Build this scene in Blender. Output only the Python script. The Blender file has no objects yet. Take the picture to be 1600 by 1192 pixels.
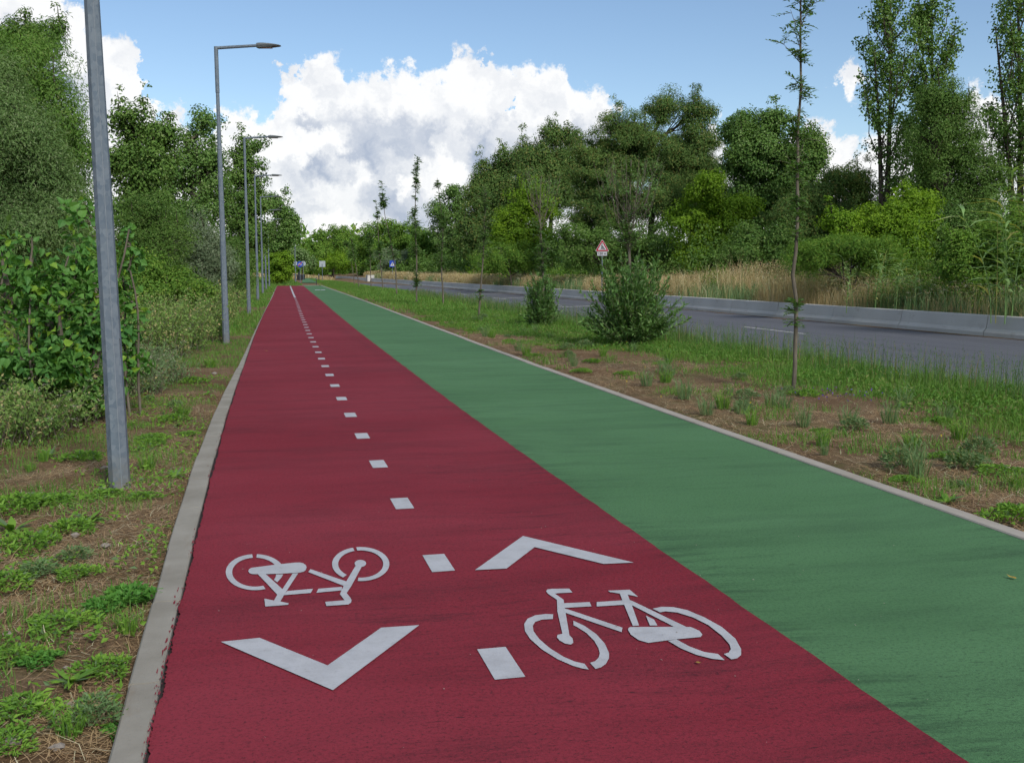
import bpy, math, random
import numpy as np
from mathutils import Vector, geometry

R = math.radians
scene = bpy.context.scene
COL = scene.collection

# ------------------------------------------------------------------ camera
FPX, CAMH = 1640.0, 1.55                      # focal length in photo pixels, eye height
PITCH = math.atan((596 - 421.7) / FPX)
cam_d = bpy.data.cameras.new('camera')
cam_d.sensor_fit = 'HORIZONTAL'; cam_d.sensor_width = 36
cam_d.lens = FPX / 1600 * 36
cam_d.clip_start = 0.1; cam_d.clip_end = 6000
cam = bpy.data.objects.new('camera', cam_d); COL.objects.link(cam)
cam.location = (0, 0, CAMH); cam.rotation_euler = (R(90) - PITCH, 0, 0)
scene.camera = cam
scene.view_settings.view_transform = 'Standard'; scene.view_settings.look = 'None'
cy = scene.cycles
cy.max_bounces = 5; cy.diffuse_bounces = 3; cy.glossy_bounces = 2; cy.transmission_bounces = 3; cy.transparent_max_bounces = 4
cy.use_adaptive_sampling = True; cy.adaptive_threshold = .03; cy.use_denoising = True
cy.caustics_reflective = False; cy.caustics_refractive = False

def ray(u, v):
    x = (u - 800) / FPX; dn = (v - 596) / FPX
    return np.array([x, math.cos(PITCH) - dn * math.sin(PITCH), -math.sin(PITCH) - dn * math.cos(PITCH)])
def on_ground(u, v, z=0.0):                   # point of the ground plane
    d = ray(u, v); return d * ((z - CAMH) / d[2]) + np.array([0, 0, CAMH])
def at_depth(u, v, Y):                        # point at a given distance ahead
    d = ray(u, v); return d * (Y / d[1]) + np.array([0, 0, CAMH])

ANG = R(13.7)                                 # heading of the path, to the left of the view
CA, SA = math.cos(ANG), math.sin(ANG)
def W(s, t, z=0.0): return np.array([t * CA - s * SA, t * SA + s * CA, z])
def local(P): return (P[0] * CA + P[1] * SA, -P[0] * SA + P[1] * CA)
def toST(P): return -P[0] * SA + P[1] * CA, P[0] * CA + P[1] * SA

# ------------------------------------------------------------------ helpers
def tag(o, label=None, cat=None, group=None, kind=None):
    if label: o['label'] = label
    if cat: o['category'] = cat
    if group: o['group'] = group
    if kind: o['kind'] = kind
    return o
def link(name, me, mat=None, parent=None):
    o = bpy.data.objects.new(name, me); COL.objects.link(o)
    if mat is not None and me is not None: me.materials.append(mat)
    if parent is not None: o.parent = parent
    return o
def empty(name, loc=(0, 0, 0), rz=0.0):
    o = bpy.data.objects.new(name, None); COL.objects.link(o)
    o.location = loc; o.rotation_euler = (0, 0, rz); o.empty_display_size = .2
    return o
def copy_tree(o, parent=None):
    c = o.copy(); COL.objects.link(c)
    if parent is not None: c.parent = parent
    for ch in list(o.children): copy_tree(ch, c)
    return c

class MB:
    """collects faces (tris / quads / ngons) and links them as one mesh"""
    def __init__(s): s.v = []; s.n = 0; s.f = {}
    def add(s, verts, faces):
        verts = np.asarray(verts, float).reshape(-1, 3)
        faces = np.asarray(faces, dtype=np.int64)
        s.v.append(verts); s.f.setdefault(faces.shape[1], []).append(faces + s.n)
        s.n += len(verts)
    def box(s, c, d, rz=0.0, taper=1.0):
        x, y, z = [q / 2 for q in d]
        V = np.array([[-x,-y,-z],[x,-y,-z],[x,y,-z],[-x,y,-z],[-x*taper,-y*taper,z],[x*taper,-y*taper,z],[x*taper,y*taper,z],[-x*taper,y*taper,z]])
        if rz:
            cs, sn = math.cos(rz), math.sin(rz)
            V = np.stack([V[:,0]*cs-V[:,1]*sn, V[:,0]*sn+V[:,1]*cs, V[:,2]], 1)
        s.add(V + np.asarray(c), [[0,3,2,1],[4,5,6,7],[0,1,5,4],[1,2,6,5],[2,3,7,6],[3,0,4,7]])
    def tube(s, pts, rad, n=6, cap=True, phase=0.0):
        P = np.asarray(pts, float); k = len(P)
        rad = np.broadcast_to(np.asarray(rad, float), (k,))
        T = np.gradient(P, axis=0); T /= np.linalg.norm(T, axis=1)[:, None] + 1e-9
        ref = np.array([1., 0, 0]) if abs(T[:, 0]).mean() < .8 else np.array([0, 1., 0])
        A = np.cross(T, ref); A /= np.linalg.norm(A, axis=1)[:, None] + 1e-9
        B = np.cross(T, A)
        th = np.arange(n) / n * 2 * math.pi + phase
        V = P[:, None, :] + rad[:, None, None] * (np.cos(th)[None, :, None] * A[:, None, :] + np.sin(th)[None, :, None] * B[:, None, :])
        i = np.arange(n); j = (i + 1) % n
        F = np.concatenate([np.stack([r*n+i, r*n+j, (r+1)*n+j, (r+1)*n+i], 1) for r in range(k-1)])
        s.add(V.reshape(-1, 3), F)
        if cap:
            s.add(V[-1], [list(range(n))]); s.add(V[0], [list(range(n))[::-1]])
    def poly(s, pts3):                        # any simple polygon, triangulated
        P = [Vector(p) for p in pts3]
        tr = geometry.tessellate_polygon([P])
        V = np.array([tuple(p) for p in P])
        F = []
        for a, b, c in tr:
            nz = np.cross(V[b]-V[a], V[c]-V[a])[2]
            F.append([a, b, c] if nz >= 0 else [a, c, b])
        s.add(V, F)
    def prism(s, pts2, z0, z1, frame):        # outline in 2D extruded; frame(x,y,z)->3D
        n = len(pts2)
        A = np.array([frame(x, y, z0) for x, y in pts2]); B = np.array([frame(x, y, z1) for x, y in pts2])
        tr = geometry.tessellate_polygon([[Vector((x, y, 0)) for x, y in pts2]])
        i = np.arange(n); j = (i+1) % n
        s.add(np.concatenate([A, B]), np.stack([i, j, j+n, i+n], 1))
        s.add(A, [list(t) for t in tr]); s.add(B, [list(t) for t in tr])
    def mesh(s, name, smooth=False):
        me = bpy.data.meshes.new(name)
        V = np.concatenate(s.v) if s.v else np.zeros((0, 3))
        loops, starts, tot = [], [], 0
        for k, L in s.f.items():
            F = np.concatenate(L); loops.append(F.reshape(-1))
            starts.append(tot + np.arange(len(F)) * k); tot += F.size
        me.vertices.add(len(V)); me.vertices.foreach_set('co', V.astype(np.float32).ravel())
        if loops:
            lp = np.concatenate(loops).astype(np.int32); st = np.concatenate(starts).astype(np.int32)
            me.loops.add(len(lp)); me.loops.foreach_set('vertex_index', lp)
            me.polygons.add(len(st)); me.polygons.foreach_set('loop_start', st)
            me.polygons.foreach_set('use_smooth', np.full(len(st), bool(smooth)))
        me.update(calc_edges=True)
        return me
    def build(s, name, mat, parent=None, smooth=False):
        return link(name, s.mesh(name, smooth), mat, parent)

# value noise on numpy arrays
_g = np.random.default_rng(5).random((256, 256))
def vnoise(x, y):
    x = np.asarray(x, float); y = np.asarray(y, float)
    xi = np.floor(x).astype(int); yi = np.floor(y).astype(int)
    fx = x - xi; fy = y - yi; fx = fx*fx*(3-2*fx); fy = fy*fy*(3-2*fy)
    a = _g[xi % 256, yi % 256]; b = _g[(xi+1) % 256, yi % 256]; c = _g[xi % 256, (yi+1) % 256]; d = _g[(xi+1) % 256, (yi+1) % 256]
    return (a*(1-fx)+b*fx)*(1-fy) + (c*(1-fx)+d*fx)*fy
def fbm(x, y, o=3):
    r = 0; a = .5; n = 0
    for k in range(o):
        r = r + a*vnoise(x*2**k+17*k, y*2**k+31*k); n += a; a *= .5
    return r/n
def unit(v): return v / (np.linalg.norm(v, axis=-1, keepdims=True) + 1e-9)

# leaves: one folded quad, or a six-sided blade for those seen near
def add_leaves(mb, P, D, L, Wd, rng, fold=.18, shape='quad', curl=0.0, N=None):
    n = len(P); L = np.broadcast_to(L, (n,))[:, None]; Wd = np.broadcast_to(Wd, (n,))[:, None]
    D = unit(D)
    if N is None: N = rng.normal(size=(n, 3)) * .6 + np.array([0, 0, 1.])
    S = unit(np.cross(N, D)); N = np.cross(D, S)
    if shape == 'quad':
        V = np.stack([P, P + D*L*.45 + S*Wd*.5 + N*fold*Wd, P + D*L - N*curl*L, P + D*L*.45 - S*Wd*.5 + N*fold*Wd], 1)
        mb.add(V.reshape(-1, 3), np.arange(4*n).reshape(n, 4))
    elif shape == 'heart':                    # broad leaf with a pointed tip, folded along the midrib
        V = np.stack([P, P - D*L*.02 + S*Wd*.30 + N*fold*Wd*.5, P + D*L*.25 + S*Wd*.52 + N*fold*Wd, P + D*L*.62 + S*Wd*.30 + N*fold*Wd*.4, P + D*L - N*curl*L,
                      P + D*L*.62 - S*Wd*.30 + N*fold*Wd*.4, P + D*L*.25 - S*Wd*.52 + N*fold*Wd, P - D*L*.02 - S*Wd*.30 + N*fold*Wd*.5, P + D*L*.35], 1)
        F = np.array([[0,1,2,8],[8,2,3,4],[8,4,5,6],[0,8,6,7]])
        mb.add(V.reshape(-1, 3), (np.arange(n)[:, None, None]*9 + F[None]).reshape(-1, 4))
    elif shape == 'lance':                    # long narrow blade in two segments
        M = P + D*L*.5; T = P + D*L - N*curl*L
        V = np.stack([P, P + D*L*.25 + S*Wd*.42, M + S*Wd*.5 - N*curl*L*.25, T, M - S*Wd*.5 - N*curl*L*.25, P + D*L*.25 - S*Wd*.42], 1)
        k = mb.n; base = np.arange(n)[:, None]*6 + k
        mb.v.append(V.reshape(-1, 3)); mb.n += 6*n
        mb.f.setdefault(4, []).append(base + np.array([[1,2,4,5]]))
        mb.f.setdefault(3, []).append(base + np.array([[0,1,5]])); mb.f[3].append(base + np.array([[2,3,4]]))

def add_blades(mb, P, h, w, az, lean, rng):   # grass blades that bend over
    n = len(P); h = np.broadcast_to(h, (n,))[:, None]; w = np.broadcast_to(w, (n,))[:, None]
    lean = np.broadcast_to(lean, (n,))[:, None]
    d = np.stack([np.cos(az), np.sin(az), np.zeros(n)], 1)
    ps = az + rng.uniform(.6, 2.5, n)
    S = np.stack([np.cos(ps), np.sin(ps), np.zeros(n)], 1)
    up = np.array([0, 0, 1.])
    M = P + up*h*.55 + d*h*lean*.3; T = P + up*h*(1-.35*lean) + d*h*lean
    V = np.stack([P - S*w*.5, P + S*w*.5, M + S*w*.4, M - S*w*.4, T], 1)
    k = mb.n; b = np.arange(n)[:, None]*5 + k
    mb.v.append(V.reshape(-1, 3)); mb.n += 5*n
    mb.f.setdefault(4, []).append(b + np.array([[0,1,2,3]]))
    mb.f.setdefault(3, []).append(b + np.array([[3,2,4]]))
def add_straws(mb, P, L, w, az, el, rng):     # thin dry stems lying about
    n = len(P); L = np.broadcast_to(L, (n,))[:, None]; w = np.broadcast_to(w, (n,))[:, None]
    d = np.stack([np.cos(az)*np.cos(el), np.sin(az)*np.cos(el), np.sin(el)], 1)
    S = np.stack([-np.sin(az), np.cos(az), np.zeros(n)], 1)
    b = S * (rng.normal(size=(n, 1)) * .12) * L
    V = np.stack([P - S*w, P + S*w, P + d*L*.5 + b + S*w, P + d*L*.5 + b - S*w, P + d*L + S*w*.6, P + d*L - S*w*.6], 1)
    k = mb.n; q = np.arange(n)[:, None]*6 + k
    mb.v.append(V.reshape(-1, 3)); mb.n += 6*n
    mb.f.setdefault(4, []).append(q + np.array([[0,1,2,3]])); mb.f[4].append(q + np.array([[3,2,4,5]]))

# ------------------------------------------------------------------ node helper
class NT:
    def __init__(s, tree): s.t = tree; s.n = tree.nodes; s.l = tree.links
    def sock(s, node, key, val):
        if hasattr(val, 'is_output') or isinstance(val, bpy.types.NodeSocket): s.l.new(val, node.inputs[key])
        else: node.inputs[key].default_value = val
    def node(s, typ, ins=None, **props):
        nd = s.n.new(typ)
        for k, v in props.items(): setattr(nd, k, v)
        for k, v in (ins or {}).items(): s.sock(nd, k, v)
        return nd
    def m(s, op, a, b=0.0, c=None, clamp=False):
        nd = s.node('ShaderNodeMath', {0: a, 1: b}, operation=op, use_clamp=clamp)
        if c is not None: s.sock(nd, 2, c)
        return nd.outputs[0]
    def vm(s, op, a, b=None, out=0, scale=None):
        nd = s.node('ShaderNodeVectorMath', {0: a}, operation=op)
        if b is not None: s.sock(nd, 1, b)
        if scale is not None: s.sock(nd, 'Scale', scale)
        return nd.outputs[out]
    def noise(s, vec, scale, detail=4.0, rough=.55, out='Fac', dist=0.0, w=None):
        nd = s.node('ShaderNodeTexNoise', {'Scale': scale, 'Detail': detail, 'Roughness': rough, 'Distortion': dist})
        if vec is not None: s.l.new(vec, nd.inputs['Vector'])
        return nd.outputs[out]
    def mapr(s, v, a, b, c=0.0, d=1.0, smooth=False):
        nd = s.node('ShaderNodeMapRange', {0: v, 1: a, 2: b, 3: c, 4: d}, clamp=True)
        if smooth: nd.interpolation_type = 'SMOOTHSTEP'
        return nd.outputs[0]
    def mix(s, f, a, b, blend='MIX'):
        nd = s.node('ShaderNodeMix', data_type='RGBA', blend_type=blend)
        s.sock(nd, 0, f)
        for k, v in ((6, a), (7, b)):
            s.sock(nd, k, v if not isinstance(v, tuple) or len(v) == 4 else (*v, 1.0))
        return nd.outputs[2]
    def mapping(s, vec, scale, rot=(0, 0, 0)):
        nd = s.node('ShaderNodeMapping', {'Scale': scale, 'Rotation': rot}); s.l.new(vec, nd.inputs['Vector'])
        return nd.outputs[0]
def new_mat(name):
    m = bpy.data.materials.new(name); m.use_nodes = True
    nt = NT(m.node_tree); nt.n.clear()
    out = nt.node('ShaderNodeOutputMaterial')
    return m, nt, out
def surf(name, color_fn, rough=.8, spec=.35, bump=None, metallic=0.0):
    """color_fn(nt, objcoord) -> colour socket/tuple; bump=(fn, strength, distance)"""
    m, nt, out = new_mat(name)
    co = nt.node('ShaderNodeTexCoord').outputs['Object']
    c = color_fn(nt, co)
    bs = nt.node('ShaderNodeBsdfPrincipled', {'Metallic': metallic})
    nt.sock(bs, 'Roughness', rough(nt, co) if callable(rough) else rough)
    bs.inputs['Specular IOR Level'].default_value = spec
    nt.sock(bs, 'Base Color', (*c, 1) if isinstance(c, tuple) else c)
    if bump:
        b = nt.node('ShaderNodeBump', {'Strength': bump[1], 'Distance': bump[2]})
        nt.l.new(bump[0](nt, co), b.inputs['Height']); nt.l.new(b.outputs[0], bs.inputs['Normal'])
    nt.l.new(bs.outputs[0], out.inputs[0])
    return m
LEAFK = 2.35  # gain on leaf colours, brightens foliage in place of stronger sunlight
def leaf_mat(name, c1, c2, c3=None, trans=.28, rough=.5, patch=.35, k=None):
    """leaf: two greens by leaf, a third on some, slow drift through the plant"""
    m, nt, out = new_mat(name)
    g = nt.node('ShaderNodeNewGeometry'); rnd = g.outputs['Random Per Island']
    co = nt.node('ShaderNodeTexCoord').outputs['Object']
    c1, c2, c3 = [tuple(min(.6, q*(k or LEAFK)) for q in c) if c else None for c in (c1, c2, c3)]
    n = nt.noise(co, patch, 3)
    f = nt.m('ADD', nt.m('MULTIPLY', rnd, .6), nt.mapr(n, .35, .65, -.1, .5), clamp=True)
    c = nt.mix(f, c1, c2)
    if c3:
        r2 = nt.m('FRACT', nt.m('MULTIPLY', rnd, 37.31))
        c = nt.mix(nt.mapr(r2, .86, .9), c, c3)
    bs = nt.node('ShaderNodeBsdfPrincipled', {'Roughness': rough + .12}); bs.inputs['Specular IOR Level'].default_value = .2
    nt.l.new(c, bs.inputs['Base Color'])
    tr = nt.node('ShaderNodeBsdfTranslucent')
    nt.l.new(nt.mix(1.0, c, (1.25, 1.3, .45), 'MULTIPLY'), tr.inputs[0])
    mx = nt.node('ShaderNodeMixShader', {0: trans})
    nt.l.new(bs.outputs[0], mx.inputs[1]); nt.l.new(tr.outputs[0], mx.inputs[2]); nt.l.new(mx.outputs[0], out.inputs[0])
    return m

# ------------------------------------------------------------------ materials
def path_color(base, dark, light, seedshift):
    def fn(nt, co):
        v = nt.vm('ADD', co, (seedshift, seedshift*1.7, 0))
        wob = nt.vm('ADD', v, nt.vm('SCALE', nt.noise(v, .5, 2, out='Color'), scale=.6))
        big = nt.noise(nt.mapping(wob, (.25, .6, 1)), 1.0, 4, .6)
        c = nt.mix(nt.mapr(big, .35, .68), base, light)
        streak = nt.noise(nt.mapping(wob, (1.6, 14.0, 1)), 1.0, 6, .75)      # scuffs across the path
        patch = nt.noise(v, .55, 3)
        sf = nt.m('MULTIPLY', nt.mapr(streak, .50, .80), nt.mapr(patch, .42, .62))
        c = nt.mix(nt.m('MULTIPLY', sf, .95), c, dark)
        st2 = nt.noise(nt.mapping(wob, (.5, 3.2, 1)), 1.0, 3, .55)
        c = nt.mix(nt.m('MULTIPLY', nt.mapr(st2, .52, .78), .32), c, dark)
        grain = nt.noise(v, 62, 4, .85)
        c = nt.mix(nt.mapr(grain, .51, .68, 0, .9), c, dark)
        c = nt.mix(nt.mapr(grain, .46, .30, 0, .85), c, light)
        fine = nt.noise(nt.mapping(wob, (14, 60, 1)), 1.0, 3, .7)                # short dark scratches lying across
        c = nt.mix(nt.m('MULTIPLY', nt.mapr(fine, .60, .72), nt.mapr(patch, .40, .6, .15, .9)), c, dark)
        mid = nt.noise(nt.mapping(wob, (.7, 2.6, 1)), 1.0, 6, .68)                    # worn, dirtier areas
        c = nt.mix(nt.mapr(mid, .50, .72, 0, .32), c, dark)
        sx = nt.node('ShaderNodeSeparateXYZ'); nt.l.new(co, sx.inputs[0])
        join = nt.m('ABSOLUTE', nt.m('SUBTRACT', sx.outputs[0], 2.2))                  # scuffed black where the two coatings meet
        c = nt.mix(nt.m('MULTIPLY', nt.mapr(join, .22, .0), nt.mapr(streak, .46, .66, 0, .6)), c, dark)
        speck = nt.node('ShaderNodeTexVoronoi', {'Scale': 34.0}); nt.l.new(nt.mapping(v, (.7, 1.3, 1)), speck.inputs['Vector'])
        c = nt.mix(nt.m('MULTIPLY', nt.mapr(speck.outputs['Distance'], .13, .07), nt.mapr(patch, .45, .6, 0, .75)), c, dark)
        return c
    return fn
def path_bump(nt, co):
    a = nt.noise(co, 130, 2, .7); b = nt.noise(co, 3.0, 3)
    return nt.m('ADD', nt.m('MULTIPLY', a, .35), nt.m('MULTIPLY', b, 1.2))
M = {}
M['red'] = surf('red_coating', path_color((.190, .0168, .029), (.055, .013, .018), (.235, .030, .046), 3.1), .85, .14, (path_bump, .7, .012))
M['green'] = surf('green_coating', path_color((.071, .170, .073), (.030, .068, .035), (.090, .202, .093), 11.7), .85, .14, (path_bump, .7, .012))
def paint_c(nt, co):
    n = nt.noise(co, 7, 5, .65); g = nt.noise(co, 120, 2, .7); p = nt.noise(co, 28, 4, .7)
    c = nt.mix(nt.mapr(n, .42, .7), (.42, .43, .455), (.345, .35, .37))
    c = nt.mix(nt.mapr(p, .64, .74, 0, .65), c, (.20, .16, .16))
    return nt.mix(nt.mapr(g, .56, .74, 0, .5), c, (.27, .24, .25))
M['paint'] = surf('white_marking_paint', paint_c, .6, .4, (lambda nt, co: nt.noise(co, 130, 2, .7), .3, .004))
def conc(c1, c2, sc):
    def fn(nt, co):
        c = nt.mix(nt.mapr(nt.noise(co, sc, 5, .6), .35, .68), c1, c2)
        c = nt.mix(nt.mapr(nt.noise(co, 60, 3, .7), .58, .8, 0, .5), c, tuple(q*.55 for q in c1))
        return nt.mix(nt.mapr(nt.noise(nt.mapping(co, (9, 2.2, 3)), 1.0, 4, .7), .60, .78, 0, .5), c, (.20, .155, .11))
    return fn
M['kerb'] = surf('kerb_concrete', conc((.295, .278, .24), (.215, .198, .165), 2.5), .85, .3, (lambda nt, co: nt.noise(co, 90, 4, .7), .4, .006))
M['barrier'] = surf('barrier_concrete', conc((.54, .53, .50), (.45, .44, .415), .6), .85, .3, (lambda nt, co: nt.noise(co, 30, 4, .7), .3, .01))
def asphalt_c(nt, co):
    c = nt.mix(nt.mapr(nt.noise(co, 90, 3, .7), .3, .7), (.074, .078, .096), (.122, .127, .147))
    c = nt.mix(nt.mapr(nt.noise(nt.mapping(co, (1.3, .05, 1)), 1.0, 4, .6), .42, .66, 0, .6), c, (.062, .064, .078))
    return nt.mix(nt.mapr(nt.noise(co, .4, 4, .6), .5, .75, 0, .4), c, (.115, .115, .125))
M['asphalt'] = surf('road_asphalt', asphalt_c, .75, .4, (lambda nt, co: nt.noise(co, 120, 2, .7), .5, .008))
M['roadpaint'] = surf('road_line_paint', lambda nt, co: nt.mix(nt.mapr(nt.noise(co, 9, 5, .7), .5, .75), (.50, .49, .47), (.22, .21, .21)), .7, .3)
def galv_c(nt, co):
    v = nt.node('ShaderNodeTexVoronoi', {'Scale': 34.0}); nt.l.new(nt.mapping(nt.vm('ADD', co, nt.vm('SCALE', nt.noise(co, 25, 3, out='Color'), scale=.03)), (1, 1, .8)), v.inputs['Vector'])
    sep = nt.node('ShaderNodeSeparateColor'); nt.l.new(v.outputs['Color'], sep.inputs[0])
    c = nt.mix(nt.mapr(sep.outputs[0], 0, 1, 0, 1), (.105, .140, .178), (.165, .200, .232))
    st = nt.noise(nt.mapping(co, (14, 14, .6)), 1.0, 5, .65)
    c = nt.mix(nt.mapr(st, .5, .75, 0, .55), c, (.13, .15, .175))
    sepz = nt.node('ShaderNodeSeparateXYZ'); nt.l.new(co, sepz.inputs[0])
    low = nt.m('MULTIPLY', nt.mapr(sepz.outputs[2], .28, .02), nt.mapr(nt.noise(co, 14, 5, .7), .3, .62))
    return nt.mix(nt.m('MULTIPLY', low, .75), c, (.20, .17, .12))
M['galv'] = surf('galvanised_steel', galv_c, lambda nt, co: nt.mapr(nt.noise(co, 11, 4, .6), .3, .7, .55, .75), .35, (lambda nt, co: nt.noise(co, 30, 3, .6), .08, .01), .1)
M['galvpale'] = surf('zinc_seam_highlight', lambda nt, co: nt.mix(nt.noise(co, 25, 3), (.19, .22, .25), (.26, .29, .32)), .6, .3)  # paler zinc, holds the highlight of the post's corner seam
M['lamp'] = surf('lamp_grey', lambda nt, co: nt.mix(nt.noise(co, 12, 3), (.10, .115, .12), (.14, .155, .16)), .5, .4)
M['lens'] = surf('lamp_lens', lambda nt, co: nt.mix(nt.noise(co, 20, 2), (.22, .22, .21), (.32, .32, .30)), .25, .5)
M['seam'] = surf('dark_seam', lambda nt, co: nt.mix(nt.noise(co, 20, 2), (.025, .022, .024), (.05, .04, .04)), .9, .1)
M['signwhite'] = surf('sign_white', lambda nt, co: nt.mix(nt.noise(co, 4, 3), (.52, .53, .55), (.44, .45, .47)), .5)
M['signred'] = surf('sign_red', lambda nt, co: nt.mix(nt.noise(co, 4, 3), (.42, .012, .03), (.35, .012, .03)), .5)
M['signblue'] = surf('sign_blue', lambda nt, co: nt.mix(nt.noise(co, 4, 3), (.008, .045, .36), (.012, .06, .40)), .5)
M['signblack'] = surf('sign_black', lambda nt, co: nt.mix(nt.noise(co, 4, 3), (.02, .02, .022), (.03, .03, .03)), .6)
M['signback'] = surf('sign_back_grey', lambda nt, co: nt.mix(nt.noise(co, 3, 3), (.36, .40, .43), (.29, .33, .36)), .5, .4)
M['blackpost'] = surf('dark_painted_metal', lambda nt, co: nt.mix(nt.noise(co, 8, 3), (.018, .02, .022), (.035, .035, .038)), .5)
M['rustpost'] = surf('rust_brown_post', lambda nt, co: nt.mix(nt.noise(co, 8, 3), (.17, .06, .035), (.11, .04, .03)), .8)
def bark(c1, c2):
    return lambda nt, co: nt.mix(nt.mapr(nt.noise(nt.mapping(co, (14, 14, 3)), 1.0, 5, .65), .35, .65), c1, c2)
bk = lambda nt, co: nt.noise(nt.mapping(co, (30, 30, 5)), 1.0, 4, .7)
M['bark'] = surf('bark_grey_brown', bark((.10, .085, .065), (.05, .04, .03)), .9, .2, (bk, .6, .02))
M['barkpale'] = surf('bark_pale', bark((.20, .175, .135), (.10, .085, .06)), .9, .2, (bk, .5, .01))
M['barkyoung'] = surf('bark_young', bark((.165, .145, .112), (.085, .072, .054)), .9, .2, (bk, .5, .006))
def ground_c(nt, co):
    c = nt.mix(nt.mapr(nt.noise(co, 1.3, 5, .62), .36, .66), (.150, .090, .048), (.225, .155, .092))
    c = nt.mix(nt.mapr(nt.noise(co, 45, 4, .72), .50, .72, 0, .75), c, (.045, .026, .016))
    fib = nt.noise(nt.mapping(co, (55, 16, 9), (0, 0, .5)), 1.0, 4, .7)
    c = nt.mix(nt.mapr(fib, .56, .72, 0, .75), c, (.25, .18, .105))
    g = nt.noise(co, .32, 5, .62)
    return nt.mix(nt.m('MULTIPLY', nt.mapr(g, .50, .62), nt.mapr(nt.noise(co, 9, 4, .7), .38, .62, 0, .8)), c, (.075, .105, .028))
M['ground'] = surf('earth_with_dry_litter', ground_c, .95, .1, (lambda nt, co: nt.noise(co, 38, 6, .72), 1.0, .03))
M['stone'] = surf('pale_stone', lambda nt, co: nt.mix(nt.noise(co, 9, 4), (.36, .32, .28), (.22, .19, .16)), .9, .2, (lambda nt, co: nt.noise(co, 30, 4), .5, .01))
M['straw'] = leaf_mat('dry_straw', (.30, .215, .12), (.17, .105, .055), (.40, .33, .22), .1, .7, 1.2, k=1.7)
M['drygrass'] = leaf_mat('dry_tall_grass', (.36, .285, .165), (.22, .165, .085), (.44, .37, .24), .25, .7, .7, k=1.55)
M['grass'] = leaf_mat('verge_grass', (.048, .122, .020), (.088, .165, .028), (.13, .15, .05), .3, .5, .8, k=1.7)
M['grassdark'] = leaf_mat('grass_stalks', (.04, .085, .03), (.075, .115, .04), (.15, .12, .06), .25, .55, .8, k=1.7)
M['weed'] = leaf_mat('weed_leaves', (.055, .125, .018), (.115, .20, .028), (.07, .11, .05), .3, .5, 2.0, k=1.9)
M['weedgrey'] = leaf_mat('grey_weed_leaves', (.06, .11, .04), (.10, .145, .07), (.14, .13, .06), .25, .6, 2.0, k=1.9)
M['clover'] = leaf_mat('clover_leaves', (.04, .12, .022), (.075, .17, .03), None, .3, .5, 2.0, k=1.8)
M['flower_white'] = leaf_mat('pale_umbel', (.44, .42, .36), (.34, .32, .25), None, .2, .7, 1, k=1.1)
M['flower_purple'] = leaf_mat('purple_petals', (.13, .05, .33), (.18, .09, .42), None, .2, .6, 1, k=1.0)
M['flower_yellow'] = leaf_mat('yellow_petals', (.62, .42, .01), (.7, .5, .03), None, .2, .6, 1, k=1.0)
M['fallen'] = leaf_mat('fallen_leaf', (.42, .30, .05), (.30, .19, .06), None, .15, .6, 1, k=1.0)
L_ = {}
L_['willow'] = leaf_mat('leaf_willow', (.042, .080, .024), (.080, .124, .042), (.11, .14, .07), .25, .5, .5)
L_['feather'] = leaf_mat('leaf_feathery_green', (.034, .076, .014), (.066, .118, .022), (.085, .12, .035), .3, .5, .4)
L_['poplar'] = leaf_mat('leaf_poplar', (.031, .068, .015), (.062, .108, .023), (.095, .135, .05), .25, .45, .4)
L_['shoot'] = leaf_mat('leaf_poplar_shoot', (.030, .086, .022), (.062, .135, .026), (.10, .17, .022), .36, .38, 1.6, 2.3)
L_['dark'] = leaf_mat('leaf_dark', (.028, .061, .012), (.054, .096, .018), (.08, .115, .035), .22, .5, .4)
L_['acacia'] = leaf_mat('leaf_acacia', (.029, .059, .015), (.057, .094, .022), (.10, .10, .03), .22, .5, .35)
L_['olive'] = leaf_mat('leaf_olive', (.055, .082, .046), (.092, .118, .068), (.13, .15, .10), .2, .5, .4)
L_['lime'] = leaf_mat('leaf_yellow_green', (.048, .098, .008), (.105, .165, .012), (.06, .10, .012), .38, .5, .6)
L_['fresh'] = leaf_mat('leaf_fresh_green', (.036, .080, .012), (.075, .132, .018), (.10, .14, .025), .3, .5, .3)
L_['bramble'] = leaf_mat('leaf_bramble', (.045, .090, .022), (.090, .135, .035), (.19, .165, .08), .25, .55, 1.0)
L_['young'] = leaf_mat('leaf_young_tree', (.038, .085, .024), (.068, .122, .034), (.09, .13, .05), .3, .5, 1.0, 2.3)
L_['reed'] = leaf_mat('leaf_reed', (.085, .15, .05), (.14, .20, .08), (.2, .19, .07), .3, .45, 1.0)

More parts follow.
